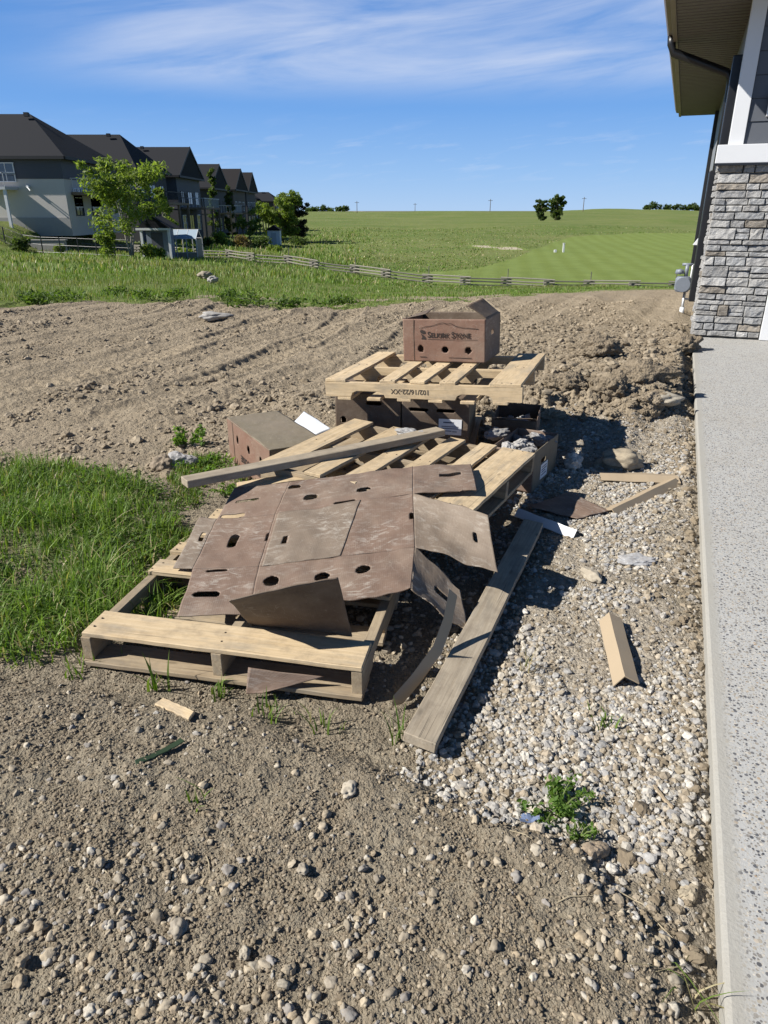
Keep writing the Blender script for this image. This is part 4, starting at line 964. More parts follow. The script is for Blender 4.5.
# meadow of the bank and field, blades thin out with distance
def meadow(n, x0, x1, y0, y1, hgt, wid, ypow, dry):
    d = lambda x, y: sst(.05, .9, y-dirt_edge(x, y))*(np.abs(x) < .62*y+3)*(1-lawn_mask(x, y))*(1-.8*(sst(.54, .63, fbm(x*.8, y*.5, 77, 3))*(1-sst(16, 19, y))))*(.2+.8*sst(.3, .6, fbm(x*.5, y*.5, 151, 4)))*(height_big(x, y) < .6)
    P_ = sample(n, x0, x1, y0, y1, d, ypow)
    sc = (.35+1.3*fbm(P_[:, 0]*.35, P_[:, 1]*.35, 160, 3))*(.5+.7*sst(1, -5, P_[:, 0]))*(.35+.65*sst(0, 3, P_[:, 1]-dirt_edge(P_[:, 0], P_[:, 1])))
    c = bcol(n, dry); gg = fbm(P_[:, 0]*.10, P_[:, 1]*.12, 161, 4)[:, None]
    c = c*1.22*(1-.5*sst(.5, .7, gg))+np.array([(.19, .175, .075)])*.5*sst(.5, .7, gg)
    tag(blades('meadow_grass', P_, hgt*sc*RNG.uniform(.5, 1.25, n), wid*RNG.uniform(.6, 1.3, n), c, .5, seg=2), kind='stuff')
meadow(56000, -26, 14, 12, 30, .125, .015, 1.25, .10)
meadow(30000, -42, 34, 28, 75, .22, .05, 1.2, .14)

meadow(26000, -70, 60, 60, 170, .30, .12, 1.3, .22)

for k in range(9):
    px9 = (22, 47, 62, 118, 158, 236, 252, 300, 332)[k]; g9 = at(px9, (303, 299, 304, 288, 301, 296, 308, 305, 297)[k], 0); z9 = hz(g9.x, g9.y); V9, F9, c9 = leafcloud([(random.uniform(-.4,.4), random.uniform(-.3,.3), .10) for q in range(5)], [(.24, .22, .10)]*5, 300, .04, [(.07,.12,.026),(.10,.15,.035),(.055,.09,.02)], .2, .5)
    V9[:, 2] = np.maximum(V9[:, 2], -.02); o = fast_mesh('weed_clump', V9, F9, LEAF, c9, False, 3); o.location = (g9.x, g9.y, z9); tag(o, 'low dark green weed clump near the foot of the grassy bank', 'weed clump', 'weed clumps along the foot of the bank')

def tuft(label, px, py, n, h, w, spread, dry=.05, name='grass_tuft', cat='grass tuft', lean=.5):
    g = at(px, py, 0); g = at(px, py, hz(g.x, g.y)); P_ = RNG.normal(0, spread, (n, 2))
    z = height(P_[:, 0]+g.x, P_[:, 1]+g.y)-g.z
    o = blades(name, P_, h*RNG.uniform(.45, 1.1, n), w*RNG.uniform(.7, 1.3, n), bcol(n, dry), lean, z=z, seg=4)
    o.location = g; return tag(o, label, cat)
tuft('tall green grass tuft growing against the front board, left of its middle block', 158, 690, 11, .15, .009, .018)
tuft('low green grass tuft in front of the front pallet by its middle block', 217, 697, 16, .10, .008, .025)
tuft('green grass tuft beside the pointed cardboard scrap', 272, 716, 22, .08, .007, .035)
tuft('green grass tuft right of the pointed cardboard scrap in the shade edge', 325, 727, 14, .09, .007, .03)
tuft('sparse grass blades beside the near end of the long ground board', 398, 738, 8, .13, .007, .02)
tuft('thin dry grass stalks rising from the shaded gravel right of the ground board', 528, 672, 9, .16, .004, .02, .8)
tuft('small green tuft on the gravel near the walkway', 612, 727, 16, .06, .008, .03)
tuft('few green blades on the foreground soil below the green strip', 198, 800, 9, .07, .006, .02)
tuft('long bleached grass stalks on the soil at the walkway edge, lower right', 690, 975, 12, .10, .004, .05, .7, lean=1.5)
tuft('grass at the left end of the front pallet', 84, 668, 26, .07, .007, .04)

BARK = simple('bark', (.13, .105, .08), .95, .3, 14, .5, 40)
PALB = simple('pale_bark', (.30, .27, .23), .9, .3, 14, .4, 40)
def tree(name, label, cat, base, H, spread, pal, n, leaf, trunk_r=.09, stems=1, mat=BARK, low=.25, shape='round', group=None, seed=0, nb=22):
    rs = random.Random(seed); base = Vector(base)
    t = empty(name, base, label, cat, group); mb = MB(); tips = []; rad_ = []
    for s in range(stems):
        az = rs.uniform(0, 6.28); ln_ = (.0 if stems == 1 else spread*.45)
        top = Vector((math.cos(az)*ln_, math.sin(az)*ln_, H*rs.uniform(.80, .95)))
        pts = [Vector((0,0,-.15))+Vector((math.cos(az), math.sin(az), 0))*(.05*(stems > 1))]
        for i in range(1, 7):
            f = i/6; pts.append(Vector((top.x*f**1.3, top.y*f**1.3, top.z*f))+Vector((rs.uniform(-1,1), rs.uniform(-1,1), 0))*spread*.05)
        mb.tube(pts, [trunk_r*(1-.85*i/6)*(1 if stems == 1 else .7) for i in range(7)], 7)
        for b in range(nb//stems):
            f = low+(1-low)*rs.random(); i = min(5, int(f*6)); p = pts[i].lerp(pts[i+1], f*6-i)
            a2 = rs.uniform(0, 6.28)
            if shape == 'round': L = spread*math.sqrt(max(.06, 1-((f-.55)/.6)**2))*rs.uniform(.55, 1.05)
            elif shape == 'column': L = spread*(1-.75*f)*rs.uniform(.6, 1.05)
            else: L = spread*(.35+.65*math.sin(min(1, f)*math.pi*.85))*rs.uniform(.5, 1.1)
            q = p+Vector((math.cos(a2)*L, math.sin(a2)*L, L*rs.uniform(.15, .75)*(1 if shape != 'column' else .6)))
            mid = p.lerp(q, .5)+Vector((0,0,-.06*L))
            r0 = trunk_r*(1-.8*f)*.5; mb.tube([p, mid, q], [r0, r0*.6, r0*.25], 5)
            for w in (.62, 1.0):
                tips.append(tuple(p.lerp(q, w))); rr = spread*rs.uniform(.16, .34); rad_.append((rr, rr, rr*rs.uniform(.6, .95)))
    mb.build('trunk', mat, t, smooth=True)
    V, Fq, cc = leafcloud(tips, rad_, n, leaf, pal)
    fast_mesh('crown', V, Fq, LEAF, cc, False, 3, parent=t)
    return t
def bush(name, label, cat, base, r, h, pal, n, leaf, group=None, seed=0):
    rs = random.Random(seed); base = Vector(base); cen = []; ra = []
    for k in range(9):
        a = rs.uniform(0, 6.28); d = r*rs.uniform(0, .7); cen.append((math.cos(a)*d, math.sin(a)*d, h*rs.uniform(.2, .72))); q = r*rs.uniform(.28, .5); ra.append((q, q, min(q, h*.4)))
    V, Fq, cc = leafcloud(cen, ra, n, leaf, pal); V[:, 2] = np.maximum(V[:, 2], -.05)
    o = fast_mesh(name, V, Fq, LEAF, cc, False, 3); o.location = base
    return tag(o, label, cat, group)
WEED = [(.11,.19,.034),(.14,.23,.05),(.09,.16,.03)]
def weed(label, px, py, r, h, n, leaf, seed=0):
    g = at(px, py, 0); g = at(px, py, hz(g.x, g.y)); rs = random.Random(seed)
    w = empty('weed', g, label, 'weed'); mb = MB(); cen = []; ra = []
    for k in range(11):
        a = rs.uniform(0, 6.28); L = r*rs.uniform(.3, 1); q = Vector((math.cos(a)*L, math.sin(a)*L, h*rs.uniform(.3, 1)))
        mb.tube([(0,0,-.01), tuple(q*.5+Vector((0,0,h*.2))), tuple(q)], [.0025, .002, .001], 5)
        for f in (.5, .8, 1.): cen.append(tuple(q*f)); ra.append((r*.22, r*.22, h*.18))
    mb.build('stem', simple('weed_stem', (.12, .15, .05), .7, .2), w)
    V, Fq, cc = leafcloud(cen, ra, n, leaf, WEED); V[:, 2] = np.maximum(V[:, 2], .004)
    fast_mesh('leaves', V, Fq, LEAF, cc, False, 3, parent=w); return w
weed('leafy green weed growing in the gravel at the soil edge, lower right', 556, 812, .105, .085, 420, .0105, 1)
weed('small leafy weed sprawling towards the walkway from the bigger green weed', 578, 838, .05, .045, 110, .009, 5)
weed('leafy green weed in the dirt left of the tipped carton', 187, 446, .13, .15, 330, .018, 2)
weed('low leafy weed between the tipped carton and the grass', 205, 470, .20, .07, 420, .015, 3)
weed('low leafy weed at the tip of the grey plank', 228, 494, .12, .06, 260, .013, 4)
b = MB(); g = at(527, 822, hz(*at(527, 822, 0).xy))
for k in range(7):
    a = random.uniform(0, 6.28); p = Vector((random.uniform(-.012,.012), random.uniform(-.01,.01), .004+.004*random.random())); d = Vector((math.cos(a), math.sin(a), random.uniform(0,.5)))*.022; s = Vector((-d.y, d.x, .004))*.35
    b.prism([p-d-s, p+d-s*.5, p+d+s, p-d+s*.6], (0,0,0), (0,0,.0015))
o = b.build('plastic_scrap', simple('blue_plastic', (.15, .19, .30), .5, .3), None); o.location = g
tag(o, 'small crumpled scrap of blue plastic on the soil beside the green weed', 'plastic scrap')

# ------------------------------------------------------------------ houses along the course
STUC = simple('light_grey_stucco', (.50, .465, .42), .9, .05, 3, .2, 30)
DARKSID = simple('slate_grey_siding', (.075, .077, .088), .7, .08, 3)
DARKWALL = simple('dark_grey_house_wall', (.060, .058, .062), .8, .12, 2)
BRNWALL = simple('brown_house_wall', (.085, .068, .055), .8, .12, 2)
TANWALL = simple('tan_house_wall', (.33, .27, .19), .8, .08, 2)
ROOF1 = simple('charcoal_roof_shingles', (.012, .0125, .015), .95, .4, 14, .3, 30)
ROOF2 = simple('dark_brown_roof_shingles', (.014, .012, .012), .95, .4, 14, .3, 30)
TRIMD = simple('dark_roof_trim', (.02, .02, .022), .6, .1)
GLASS = simple('window_glass', (.045, .055, .07), .06, .05, 2, spec=.9)
DECK = simple('deck_timber', (.20, .145, .095), .8, .2, 5)
RAILM = simple('pale_railing', (.45, .45, .45), .5, .05)
CONCB = simple('foundation_concrete', (.30, .29, .27), .9, .1, 4)
def window(parent, M, w, h, bars=1, frame=WHITE):
    """M: wall-plane frame with +y pointing out"""
    o = MB()
    f = .07
    for c, d in (((0,.03,h/2), (w+2*f,.07,f)), ((0,.03,-h/2), (w+2*f,.07,f)), ((-w/2-f/2+.03,.032,0), (f,.07,h)), ((w/2+f/2-.03,.032,0), (f,.07,h))): o.box(c, d)
    for k in range(1, bars+1): o.box((-w/2+w*k/(bars+1), .025, 0), (.05, .05, h-.02))
    if h > 1.0 and w < 1.6: o.box((0, .022, 0), (w, .045, .05))
    wn = o.build('window', frame, parent, M=M)
    MB().box((0, .012, 0), (w-.01, .02, h-.01)).build('pane', GLASS, wn)
    return wn
def bg_house(label, x1, y0, wdt, dep, zb, ze, zr, style, roofm, wallm, lower=None, seed=0, deck=True, split=None, inset=4.6):
    rs = random.Random(seed); x0 = x1-wdt; y1 = y0+dep
    h = empty('house', Vector((x1, y0, zb)), label, 'house', 'dark-roofed houses along the golf course')
    W = Matrix.Translation((-x1, -y0, -zb))
    def put(mb, name, mat, parent=None, **k):
        mb.v = [tuple(Vector(p)-Vector((x1, y0, zb))) for p in mb.v]; return mb.build(name, mat, parent or h, **k)
    zs = split if split else zb+2.7
    put(MB().span(x0, x1, y0, y1, zb-1.2, zs), 'lower_wall', lower or wallm)
    put(MB().span(x0+.01, x1+.04, y0-.04, y1-.01, zs+.001, ze+.05), 'wall', wallm)
    ov = .55; r = MB(); ym = (y0+y1)/2; t = .22
    xa, xb, ya, yb = x0-ov, x1+ov, y0-ov, y1+ov
    i = inset if style == 'hip' else 0
    def slabs(dz):
        return [(xa,ya,ze+dz),(xb,ya,ze+dz),(xb,yb,ze+dz),(xa,yb,ze+dz),(xa+i,ym,zr+dz),(xb-i,ym,zr+dz)]
    top = slabs(.2); r.v = top+[(xa,ya,ze),(xb,ya,ze),(xb,yb,ze),(xa,yb,ze)]
    r.f = [(0,1,5,4),(2,3,4,5),(1,2,5),(3,0,4),(6,9,8,7),(0,6,7,1),(1,7,8,2),(2,8,9,3),(3,9,6,0)]
    put(r, 'roof', roofm)
    e = MB()
    for a, b in (((xa,ya),(xb,ya)), ((xb,ya),(xb,yb))):
        p, q = Vector((*a, ze-.02)), Vector((*b, ze-.02)); d = (q-p).normalized(); s = Vector((d.y, -d.x, 0))*.1
        e.prism([p+s, p-s*.1, p-s*.1+Vector((0,0,.22)), p+s+Vector((0,0,.22))], (0,0,0), q-p)
    put(e, 'eave_gutter', TRIMD)
    if style == 'gable':
        g = MB(); g.prism([(x1+.06,y0,ze+.1),(x1+.06,y1,ze+.1),(x1+.06,ym,zr-.15)], (0,0,0), (.05,0,0)); put(g, 'gable_wall', wallm)
        b = MB()
        for s in (-1, 1):
            yy = ya if s < 0 else yb
            b.prism([(xb,yy,ze-.02),(xb,yy,ze+.24),(xb,ym,zr+.24),(xb,ym,zr-.06)], (0,0,0), (.09,0,0))
        put(b, 'barge_board', TRIMD)
    for k in range(3):
        xx = x1-rs.uniform(3, wdt*.7); put(MB().box((xx, ym-1.0, zr+.05), (.35, .35, .3)), 'roof_vent', TRIMD)
    RX = Matrix.Rotation(rad(-90), 4, 'Z')     # windows on the +x side
    for zz, hh, n in (((zb+ze)/2*.0+zb+3.9 if ze-zb > 5 else zb+1.6, 1.35, 3), (zb+1.15, 1.7, 3)):
        if zz+hh/2 > ze-.1: continue
        for k in range(n):
            yy = y0+dep*(k+.6)/(n+.2)
            window(h, Matrix.Translation((.045 if zz > zs-zb+zb-zb else .005, yy-y0, zz-zb)) @ RX, 1.5 if k != 1 else 2.1, hh, 1, WHITE if rs.random() < .6 else TRIMD)
    if style == 'gable': window(h, Matrix.Translation((.11, dep/2, ze-zb+.9)) @ RX, 1.6, 1.0, 1)
    if deck:
        dz = zb+(2.0 if seed == 1 else 2.85); d = MB().span(x1+.05, x1+2.9, y0+1.0, y0+dep-2.0, dz-.22, dz); put(d, 'deck', DECK)
        for yy in (y0+1.15, y0+dep/2-.5, y0+dep-2.15): put(MB().span(x1+2.65, x1+2.85, yy-.1, yy+.1, zb-1.2, dz-.225), 'deck_post', DECK)
        ra = MB(); ra.span(x1+2.80, x1+2.86, y0+1.0, y0+dep-2.0, dz+.95, dz+1.02); ra.span(x1+.1, x1+2.8, y0+1.0, y0+1.06, dz+.95, dz+1.02)
        nn = int((dep-3)/.35)
        for k in range(nn): ra.span(x1+2.81, x1+2.85, y0+1.05+k*.35, y0+1.09+k*.35, dz, dz+.95)
        for k in range(7): ra.span(x1+.2+k*.4, x1+.24+k*.4, y0+1.01, y0+1.05, dz, dz+.95)
        put(ra, 'railing', RAILM if seed % 2 else TRIMD)
    return h
h1 = bg_house('nearest grey stucco house with a charcoal hip roof, at the left edge', -24.7, 60, 17, 12, 1.0, 5.25, 8.75, 'hip', ROOF1, DARKSID, STUC, 1, True, 3.9, 4.9)
Lf = lambda x, y, z: Matrix.Translation((x+24.7, y-60, z-1.0))
window(h1, Lf(-29.0, 59.95, 4.35) @ Matrix.Rotation(rad(180), 4, 'Z'), 1.3, 1.3, 1, WHITE)
mb = MB(); mb.span(-6.6+0, -3.6, -2.1, -.05, 2.1, 2.3)
mb.build('balcony', RAILM, h1)
mb = MB(); mb.span(-6.6, -3.6, -2.1, -2.05, 3.2, 3.27); mb.span(-3.65, -3.6, -2.1, -.06, 3.2, 3.27)
for k in range(9): mb.span(-6.5+k*.36, -6.46+k*.36, -2.1, -2.06, 2.3, 3.2)
mb.build('railing', RAILM, h1)
MB().span(-3.85, -3.65, -2.0, -1.8, -.6, 2.1).build('balcony_post', WHITE, h1)
MB().tube([(-2.75, -.05, 2.35), (-2.75, -.30, 2.35)], .11, 10).tube([(-2.75, -.28, 2.33), (-2.45, -.55, 2.05)], .05, 8).build('dryer_vent', WHITE, h1)
MB().span(-17.05, .05, -.06, 0, -1.2, .15).build('foundation', CONCB, h1)
bg_house('second dark house from the left, its hip roof just above the leafy tree', -24.4, 76, 16, 11, -.4, 5.3, 8.65, 'hip', ROOF1, DARKWALL, DARKWALL, 2, True, None, 3.2)
bg_house('third dark house from the left, with a steep gable end and upper windows', -23.8, 89, 15, 11, -.8, 5.2, 8.5, 'gable', ROOF1, DARKSID, DARKWALL, 3)
bg_house('wide low dark house with a raised deck, behind the greenhouse', -25.4, 112, 17, 12, -1.4, 4.6, 8.0, 'gable', ROOF1, DARKWALL, DARKWALL, 5, True)
bg_house('dark brown house behind the narrow columnar trees', -25.6, 131, 16, 11, -1.4, 4.9, 8.3, 'gable', ROOF2, BRNWALL, DARKWALL, 4)
bg_house('dark gabled house past the columnar trees, next to the tan house', -26.4, 148, 14, 10, -1.3, 5.0, 8.5, 'gable', ROOF2, DARKWALL, DARKWALL, 7)
bg_house('tan house far down the row', -35.5, 205, 9, 12, -1.0, 4.8, 7.2, 'hip', ROOF2, TANWALL, TANWALL, 9, False, None, 3.5)
bg_house('farthest low dark house of the row, left of the round green tree', -30.5, 215, 11, 12, -1.0, 4.2, 6.6, 'hip', ROOF1, BRNWALL, BRNWALL, 8, True, None, 3)

# garden buildings
def P3(px, py, Y): p = atY(px, py, Y); return Vector((p.x, p.y, hz(p.x, p.y)))
g = P3(160, 238, 54); pv = empty('garden_shed', g, 'small blue-grey garden shed with white corner posts beside the leafy tree', 'shed')
MB().span(-.75, .75, -.7, .9, -.3, 1.95).build('wall', simple('blue_grey_shed_wall', (.19, .215, .26), .7, .08), pv)
mb = MB()
for x in (-1.0, .92): mb.span(x, x+.16, -1.25, -1.1, -.4, 2.05)
mb.build('porch_post', WHITE, pv)
mb = MB(); mb.prism([(-1.25, -1.4, 1.98), (1.25, -1.4, 1.98), (0, -1.4, 2.75)], (0,0,0), (0, 2.6, 0)); mb.build('roof', ROOF1, pv)
MB().span(-1.2, 1.2, -1.46, -1.405, 1.86, 2.0).build('fascia_board', WHITE, pv)
MB().span(-.4, .4, -.74, -.70, -.2, 1.7).build('door', DARKSID, pv)
g = P3(184, 238, 56); gh = empty('greenhouse', g, 'small greenhouse with pale frame and glass roof right of the garden shed', 'greenhouse')
mb = MB()
for x in (-1.1, -.37, .37, 1.1):
    for y in (-.9, .9): mb.span(x-.03, x+.03, y-.03, y+.03, -.3, 1.35)
    mb.tube([(x, -.9, 1.35), (x, 0, 1.95)], .03, 5); mb.tube([(x, .9, 1.35), (x, 0, 1.95)], .03, 5)
for y, z in ((-.9, 1.35), (.9, 1.35), (0, 1.95), (-.9, .4)): mb.tube([(-1.1, y, z), (1.1, y, z)], .03, 5)
mb.build('frame', RAILM, gh)
GHG = simple('greenhouse_glazing', (.33, .40, .45), .12, .08, 2, spec=.7)
mb = MB(); mb.quadbox([(-1.08,-.89,1.36),(1.08,-.89,1.36),(1.08,0,1.94),(-1.08,0,1.94),(-1.08,-.89,1.38),(1.08,-.89,1.38),(1.08,0,1.96),(-1.08,0,1.96)]); mb.build('roof_glazing', GHG, gh)
MB().span(1.085, 1.1, -.85, .85, -.2, 1.3).span(-1.06, 1.06, -.89, -.875, -.3, .38).build('side_glazing', simple('wood_lap', (.26, .22, .16), .7, .1), gh)
g = P3(274, 228, 100); sh = empty('garden_shed', g, 'white-fronted small shed standing in front of the round green tree', 'shed')
MB().span(-.8, .8, -.7, .7, -.3, 1.9).build('wall', WHITE, sh)
mb = MB(); mb.prism([(-1.0, -.85, 1.88), (1.0, -.85, 1.88), (0, -.85, 2.55)], (0,0,0), (0, 1.7, 0)); mb.build('roof', ROOF2, sh)
MB().span(-.35, .35, -.74, -.702, -.1, 1.6).build('door', RAILM, sh)

# black wire fence of the first gardens
wf = empty('wire_fence', P3(60, 246, 54), 'black wire mesh garden fence at the top of the grassy bank below the stucco house', 'fence')
o0 = wf.location.copy(); ps = [P3(px, 246, 54-(px/130)*3) for px in range(-30, 150, 18)]; pts = [p-o0 for p in ps]
for p in pts: MB().tube([p+Vector((0,0,-.2)), p+Vector((0,0,1.15))], .035, 6).build('post', BLACK, wf)
for zz in (.12, .6, 1.1): MB().tube([p+Vector((0,0,zz)) for p in pts], .018, 5).build('rail', BLACK, wf)
wr = MB()
for a, b in zip(pts, pts[1:]):
    for k in range(14): q = a.lerp(b, (k+.5)/14); wr.tube([q+Vector((0,0,.1)), q+Vector((0,0,1.1))], .005, 3, False)
wr.build('wire_mesh', BLACK, wf)
g = P3(30, 240, 56); rw = empty('retaining_wall', g, 'low pale concrete edging in the garden below the stucco house', 'garden wall')
MB().span(-3.5, 2.6, -.2, .2, -.4, .45).build('wall', CONCB, rw, bevel=.03); MB().span(-3.6, 2.7, -.25, .25, .452, .52).build('cap', CONCB, rw, bevel=.02)

# split rail zigzag fence
fe = empty('rail_fence', FENCE[4], 'long weathered zigzag split rail fence running across the field', 'fence'); o0 = FENCE[4].copy()
path = [Vector((p.x, p.y, 0)) for p in FENCE[1:]]; nodes = []; acc = 0; step = 2.75
for a, b in zip(path, path[1:]):
    L = (b-a).length; d = (b-a)/L
    while acc < L: nodes.append((a+d*acc, Vector((-d.y, d.x, 0)))); acc += step
    acc -= L
nd = []
for i, (p, s) in enumerate(nodes):
    q = p+s*(.38 if i % 2 else -.38); nd.append(Vector((q.x, q.y, hz(q.x, q.y)))-o0)
for i in range(len(nd)-1):
    a, b = nd[i], nd[i+1]; d = (b-a).normalized()*.38
    for k in range(3):
        z = .10+.20*k+(.10 if i % 2 else 0)
        MB().tube([a-d+Vector((0,0,z+random.uniform(-.02,.02))), a.lerp(b, .5)+Vector((0, 0, z+random.uniform(-.04,.02))), b+d+Vector((0,0,z+random.uniform(-.02,.02)))], [.052, .047, .05], 6).build('rail', W_RAIL, fe)
    if i > 4 and i % 2 == 0: MB().tube([b+Vector((.1,.1,-.2)), b+Vector((.1,.1,1.15))], .03, 6).build('post', simple('fence_post', (.12, .11, .10), .9), fe)

# trees and bushes
GT = [(.135,.185,.036),(.17,.225,.055),(.10,.145,.03),(.20,.245,.07)]
DG = [(.060,.092,.028),(.085,.12,.036),(.045,.07,.024)]
PUR = [(.06,.045,.04),(.045,.05,.03),(.075,.06,.045),(.04,.06,.025)]
tree('tree', 'airy green multi-stemmed tree in front of the nearest houses', 'tree', P3(131, 248, 50), 5.7, 2.35, GT, 5200, .15, .10, 5, PALB, .34, 'vase', None, 3, 44)
tree('tree', 'slim leafy green tree right behind the airy multi-stemmed tree', 'tree', P3(165, 240, 58), 5.6, 1.15, GT, 2200, .13, .06, 1, PALB, .35, 'column', None, 4, 16)
bush('bush', 'low green bush at the foot of the airy multi-stemmed tree', 'bush', P3(108, 246, 49.5), .9, 2.0, GT, 1100, .11, None, 5)
tree('columnar_tree', 'tall narrow dark tree in front of the brown house, first of the two columns', 'tree', P3(216, 232, 106), 9.6, 1.2, DG+GT[:1], 3200, .17, .10, 1, BARK, .08, 'column', None, 6, 34)
tree('columnar_tree', 'shorter narrow dark tree standing right of the tall columnar tree', 'tree', P3(232, 232, 114), 8.7, 1.2, DG, 2800, .17, .10, 1, BARK, .08, 'column', None, 7, 34)
tree('tree', 'small green tree below the gabled houses, right of the columnar trees', 'tree', P3(250, 234, 96), 4.2, 1.5, GT, 2000, .15, .06, 1, BARK, .2, 'round', None, 8, 18)
tree('tree', 'round bright green tree at the end of the row of houses', 'tree', P3(283, 231, 108), 6.0, 2.7, GT, 12000, .18, .14, 2, BARK, .12, 'round', None, 9, 44)
tree('tree', 'dark purplish tree standing right of the round green tree', 'tree', P3(298, 231, 112), 6.2, 2.0, PUR, 8000, .18, .14, 2, BARK, .10, 'round', None, 10, 40)
LIME = [(.14,.20,.03),(.17,.23,.045)]; RUS = [(.15,.10,.05),(.12,.10,.05),(.18,.14,.08)]
for i, (px, py, Y, r, h, pal, lab) in enumerate(((219,236,80,1.3,1.3,LIME,'bright lime green bush below the decks'), (240,238,78,1.5,1.2,RUS,'rusty brown bush right of the lime green bush'), (262,236,84,1.3,1.3,DG,'dark green bush below the small white shed'), (205,240,72,1.1,1.0,DG,'dark low bush right of the greenhouse'),
        (300,233,104,1.6,1.1,DG,'dark green bush at the foot of the purplish tree'), (20,246,53,.9,1.0,DG,'dark bush behind the wire fence at the far left'), (58,244,55,.5,.6,GT,'small green bush in the bed below the stucco wall'), (150,247,50,1.0,.9,GT,'green bush at the right end of the wire fence'), (275,238,76,1.2,.8,GT,'low green bush on the slope under the white shed'), (185,246,58,1.2,.7,GT,'low green bush in front of the greenhouse'))):
    bush('bush', lab, 'bush', P3(px, py, Y), r, h, pal, 1000, .13, None, 20+i)
tree('tree', 'left tree of the lone pair far out on the golf course', 'tree', P3(541, 215, 232), 6.2, 1.9, DG, 4500, .32, .2, 1, BARK, .03, 'round', None, 40, 34)
tree('tree', 'right, taller tree of the lone pair far out on the golf course', 'tree', P3(556, 215, 236), 7.3, 2.4, DG+GT[:1], 6000, .32, .22, 1, BARK, .02, 'round', None, 41, 38)
for i, px in enumerate((648, 656, 666, 676, 686, 693, 700)):
    bush('bush', 'dark far-off bush on the rise beside the house wall', 'bush', P3(px, 209, 455), 3.2+(i % 3), 3.0+(i % 2)*1.2, DG, 260, .8, 'far-off bushes on the rise beside the house wall', 50+i)
for i, px in enumerate((309, 315, 322, 329, 338, 346)):
    bush('bush', 'tiny dark far-off bush on the horizon beyond the end of the houses', 'bush', P3(px, 211, 900), 8, 4.5+(i % 3)*1.5, DG, 200, 1.6, 'far-off bushes on the horizon beyond the houses', 60+i)
for px, top, Y, lab in ((357, 201, 420, 'thin utility pole on the horizon, leftmost of the poles'), (415, 203, 520, 'thin utility pole on the horizon above the middle of the field'), (490, 199, 420, 'thin utility pole on the horizon left of the pair of trees'), (583, 197, 420, 'thin utility pole on the rise right of the pair of trees')):
    b0 = P3(px, 211, Y); zt = atY(px, top, Y).z; up = empty('utility_pole', b0, lab, 'utility pole')
    MB().tube([(0,0,-1), (0,0,zt-b0.z)], [.22, .16], 6).build('pole', BARK, up); MB().span(-1.2, 1.2, -.1, .1, zt-b0.z-.9, zt-b0.z-.7).build('crossarm', BARK, up)
b0 = P3(563, 255, 88); ms = empty('marker_post', b0, 'small white marker post standing out on the golf course', 'marker post')
MB().span(-.10, .10, -.10, .10, -.1, .95).build('post', WHITE, ms, bevel=.02); MB().span(-.13, .13, -.13, .13, .952, 1.02).build('cap', WHITE, ms, bevel=.02); MB().span(-1.1, -.8, -.12, .12, -.1, .28).build('base_box', WHITE, ms, bevel=.03)
stone('flat grey slab of stone half buried at the edge of the grass bank', 215, 318, .17, (.34,.33,.31), 1, squash=(1.3,.8,.35))
stone('brown lump of stone in the bare hollow of the bank', 205, 277, .2, (.30,.26,.20), 3, squash=(1.1,.9,.6))
stone('grey stone beside the brown lump in the hollow of the bank', 213, 281, .16, (.33,.32,.30), 5, squash=(1,.9,.6))

# ------------------------------------------------------------------ sky, sun, camera
SUN_EL = rad(38.5); SUN = Vector((-.978*math.cos(SUN_EL), -.208*math.cos(SUN_EL), math.sin(SUN_EL)))
w = bpy.data.worlds.new('World'); scene.world = w; w.use_nodes = True; nt = w.node_tree; N = nt.nodes; Lk = nt.links
for n in list(N): N.remove(n)
class WM(NM):
    def __init__(s): s.t = nt; s.n = N; s.l = Lk
m = WM()
sky = m.node('ShaderNodeTexSky', sky_type='NISHITA', sun_disc=False); sky.sun_elevation = SUN_EL
sky.sun_rotation = math.atan2(SUN.x, SUN.y); sky.altitude = 1050; sky.air_density = 1.0; sky.dust_density = .0; sky.ozone_density = 5.0
d = m.coord('Generated'); s3 = m.node('ShaderNodeSeparateXYZ', i_Vector=d)
el = m.math('ARCSINE', s3.outputs[2]); az = m.math('ARCTAN2', s3.outputs[0], s3.outputs[1])
co = m.node('ShaderNodeCombineXYZ', i_X=m.math('MULTIPLY_ADD', az, 2.2, 0), i_Y=m.math('MULTIPLY_ADD', el, 15., m.math('MULTIPLY', az, -1.6))).outputs[0]
cn = m.noise(co, 1.25, 7, .58, .5); cn2 = m.noise(co, 5.5, 5, .6, .3)
def ss(x, a, b): return m.node('ShaderNodeMapRange', interpolation_type='SMOOTHSTEP', i_Value=x, i_1=a, i_2=b).outputs[0]
e2 = m.math('SUBTRACT', el, m.math('MULTIPLY_ADD', cn, .05, -.025))
low = m.math('MULTIPLY', ss(e2, .118, .155), m.math('SUBTRACT', 1.0, ss(e2, .22, .40)))
amask = m.math('MULTIPLY', ss(az, -.50, -.20), m.math('SUBTRACT', 1.0, ss(az, .9, 1.6)))
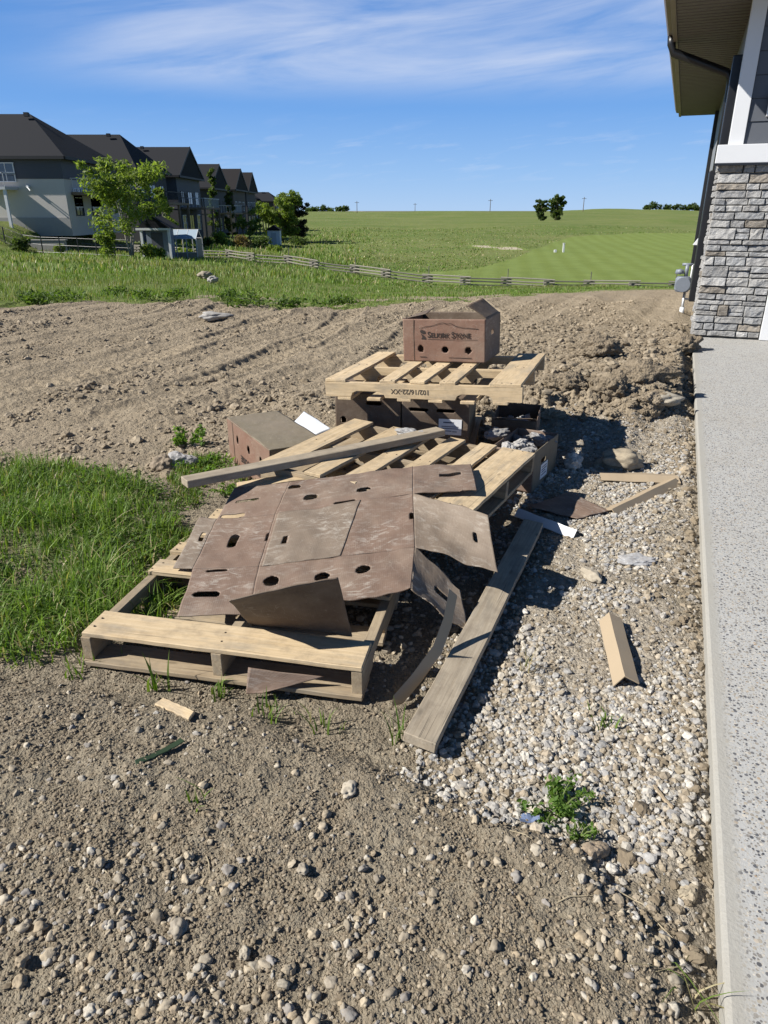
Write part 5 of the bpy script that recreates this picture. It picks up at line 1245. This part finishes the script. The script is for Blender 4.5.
cl = m.math('MULTIPLY', m.math('MULTIPLY', low, amask), m.math('ADD', m.ramp(cn, [(.38, .02), (.68, 1)]), m.math('MULTIPLY', cn2, .32)))
wis = m.math('MULTIPLY', m.ramp(cn2, [(.54, 0), (.75, .5)]), m.math('MULTIPLY', ss(el, .02, .05), m.math('SUBTRACT', 1.0, ss(el, .07, .12))))
hzn = m.math('MULTIPLY', m.math('SUBTRACT', 1.0, ss(el, .0, .10)), .25)
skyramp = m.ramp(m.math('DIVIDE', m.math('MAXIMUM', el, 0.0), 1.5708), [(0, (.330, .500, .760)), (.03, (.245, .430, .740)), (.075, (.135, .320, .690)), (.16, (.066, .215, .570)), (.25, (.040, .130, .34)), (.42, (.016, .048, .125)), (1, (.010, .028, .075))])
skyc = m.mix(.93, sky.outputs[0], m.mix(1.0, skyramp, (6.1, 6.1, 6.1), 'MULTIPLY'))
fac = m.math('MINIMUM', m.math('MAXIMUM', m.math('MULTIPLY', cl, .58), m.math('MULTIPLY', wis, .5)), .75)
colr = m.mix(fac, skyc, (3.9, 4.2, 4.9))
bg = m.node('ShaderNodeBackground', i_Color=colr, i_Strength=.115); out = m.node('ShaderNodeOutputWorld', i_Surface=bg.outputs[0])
ld = bpy.data.lights.new('sun', 'SUN'); ld.energy = 5.0; ld.angle = rad(.53); ld.color = (1, .968, .915)
lo = bpy.data.objects.new('sun', ld); C.objects.link(lo); lo.rotation_euler = SUN.to_track_quat('Z', 'Y').to_euler(); lo.location = (-20, -5, 30)
cam = bpy.data.cameras.new('camera'); cam.sensor_fit = 'VERTICAL'; cam.sensor_height = 36; cam.sensor_width = 27; cam.lens = F/1024*36; cam.clip_start = .05; cam.clip_end = 12000
co_ = bpy.data.objects.new('camera', cam); C.objects.link(co_); co_.location = (0, 0, CH); co_.rotation_euler = (rad(90)-PITCH, 0, 0); scene.camera = co_
vs_ = scene.view_settings; vs_.view_transform = 'Standard'; vs_.look = 'None'; vs_.exposure = .72; vs_.gamma = 1; vs_.use_curve_mapping = False
scene.render.resolution_x = 768; scene.render.resolution_y = 1024
scene.cycles.max_bounces = 6; scene.cycles.use_denoising = True
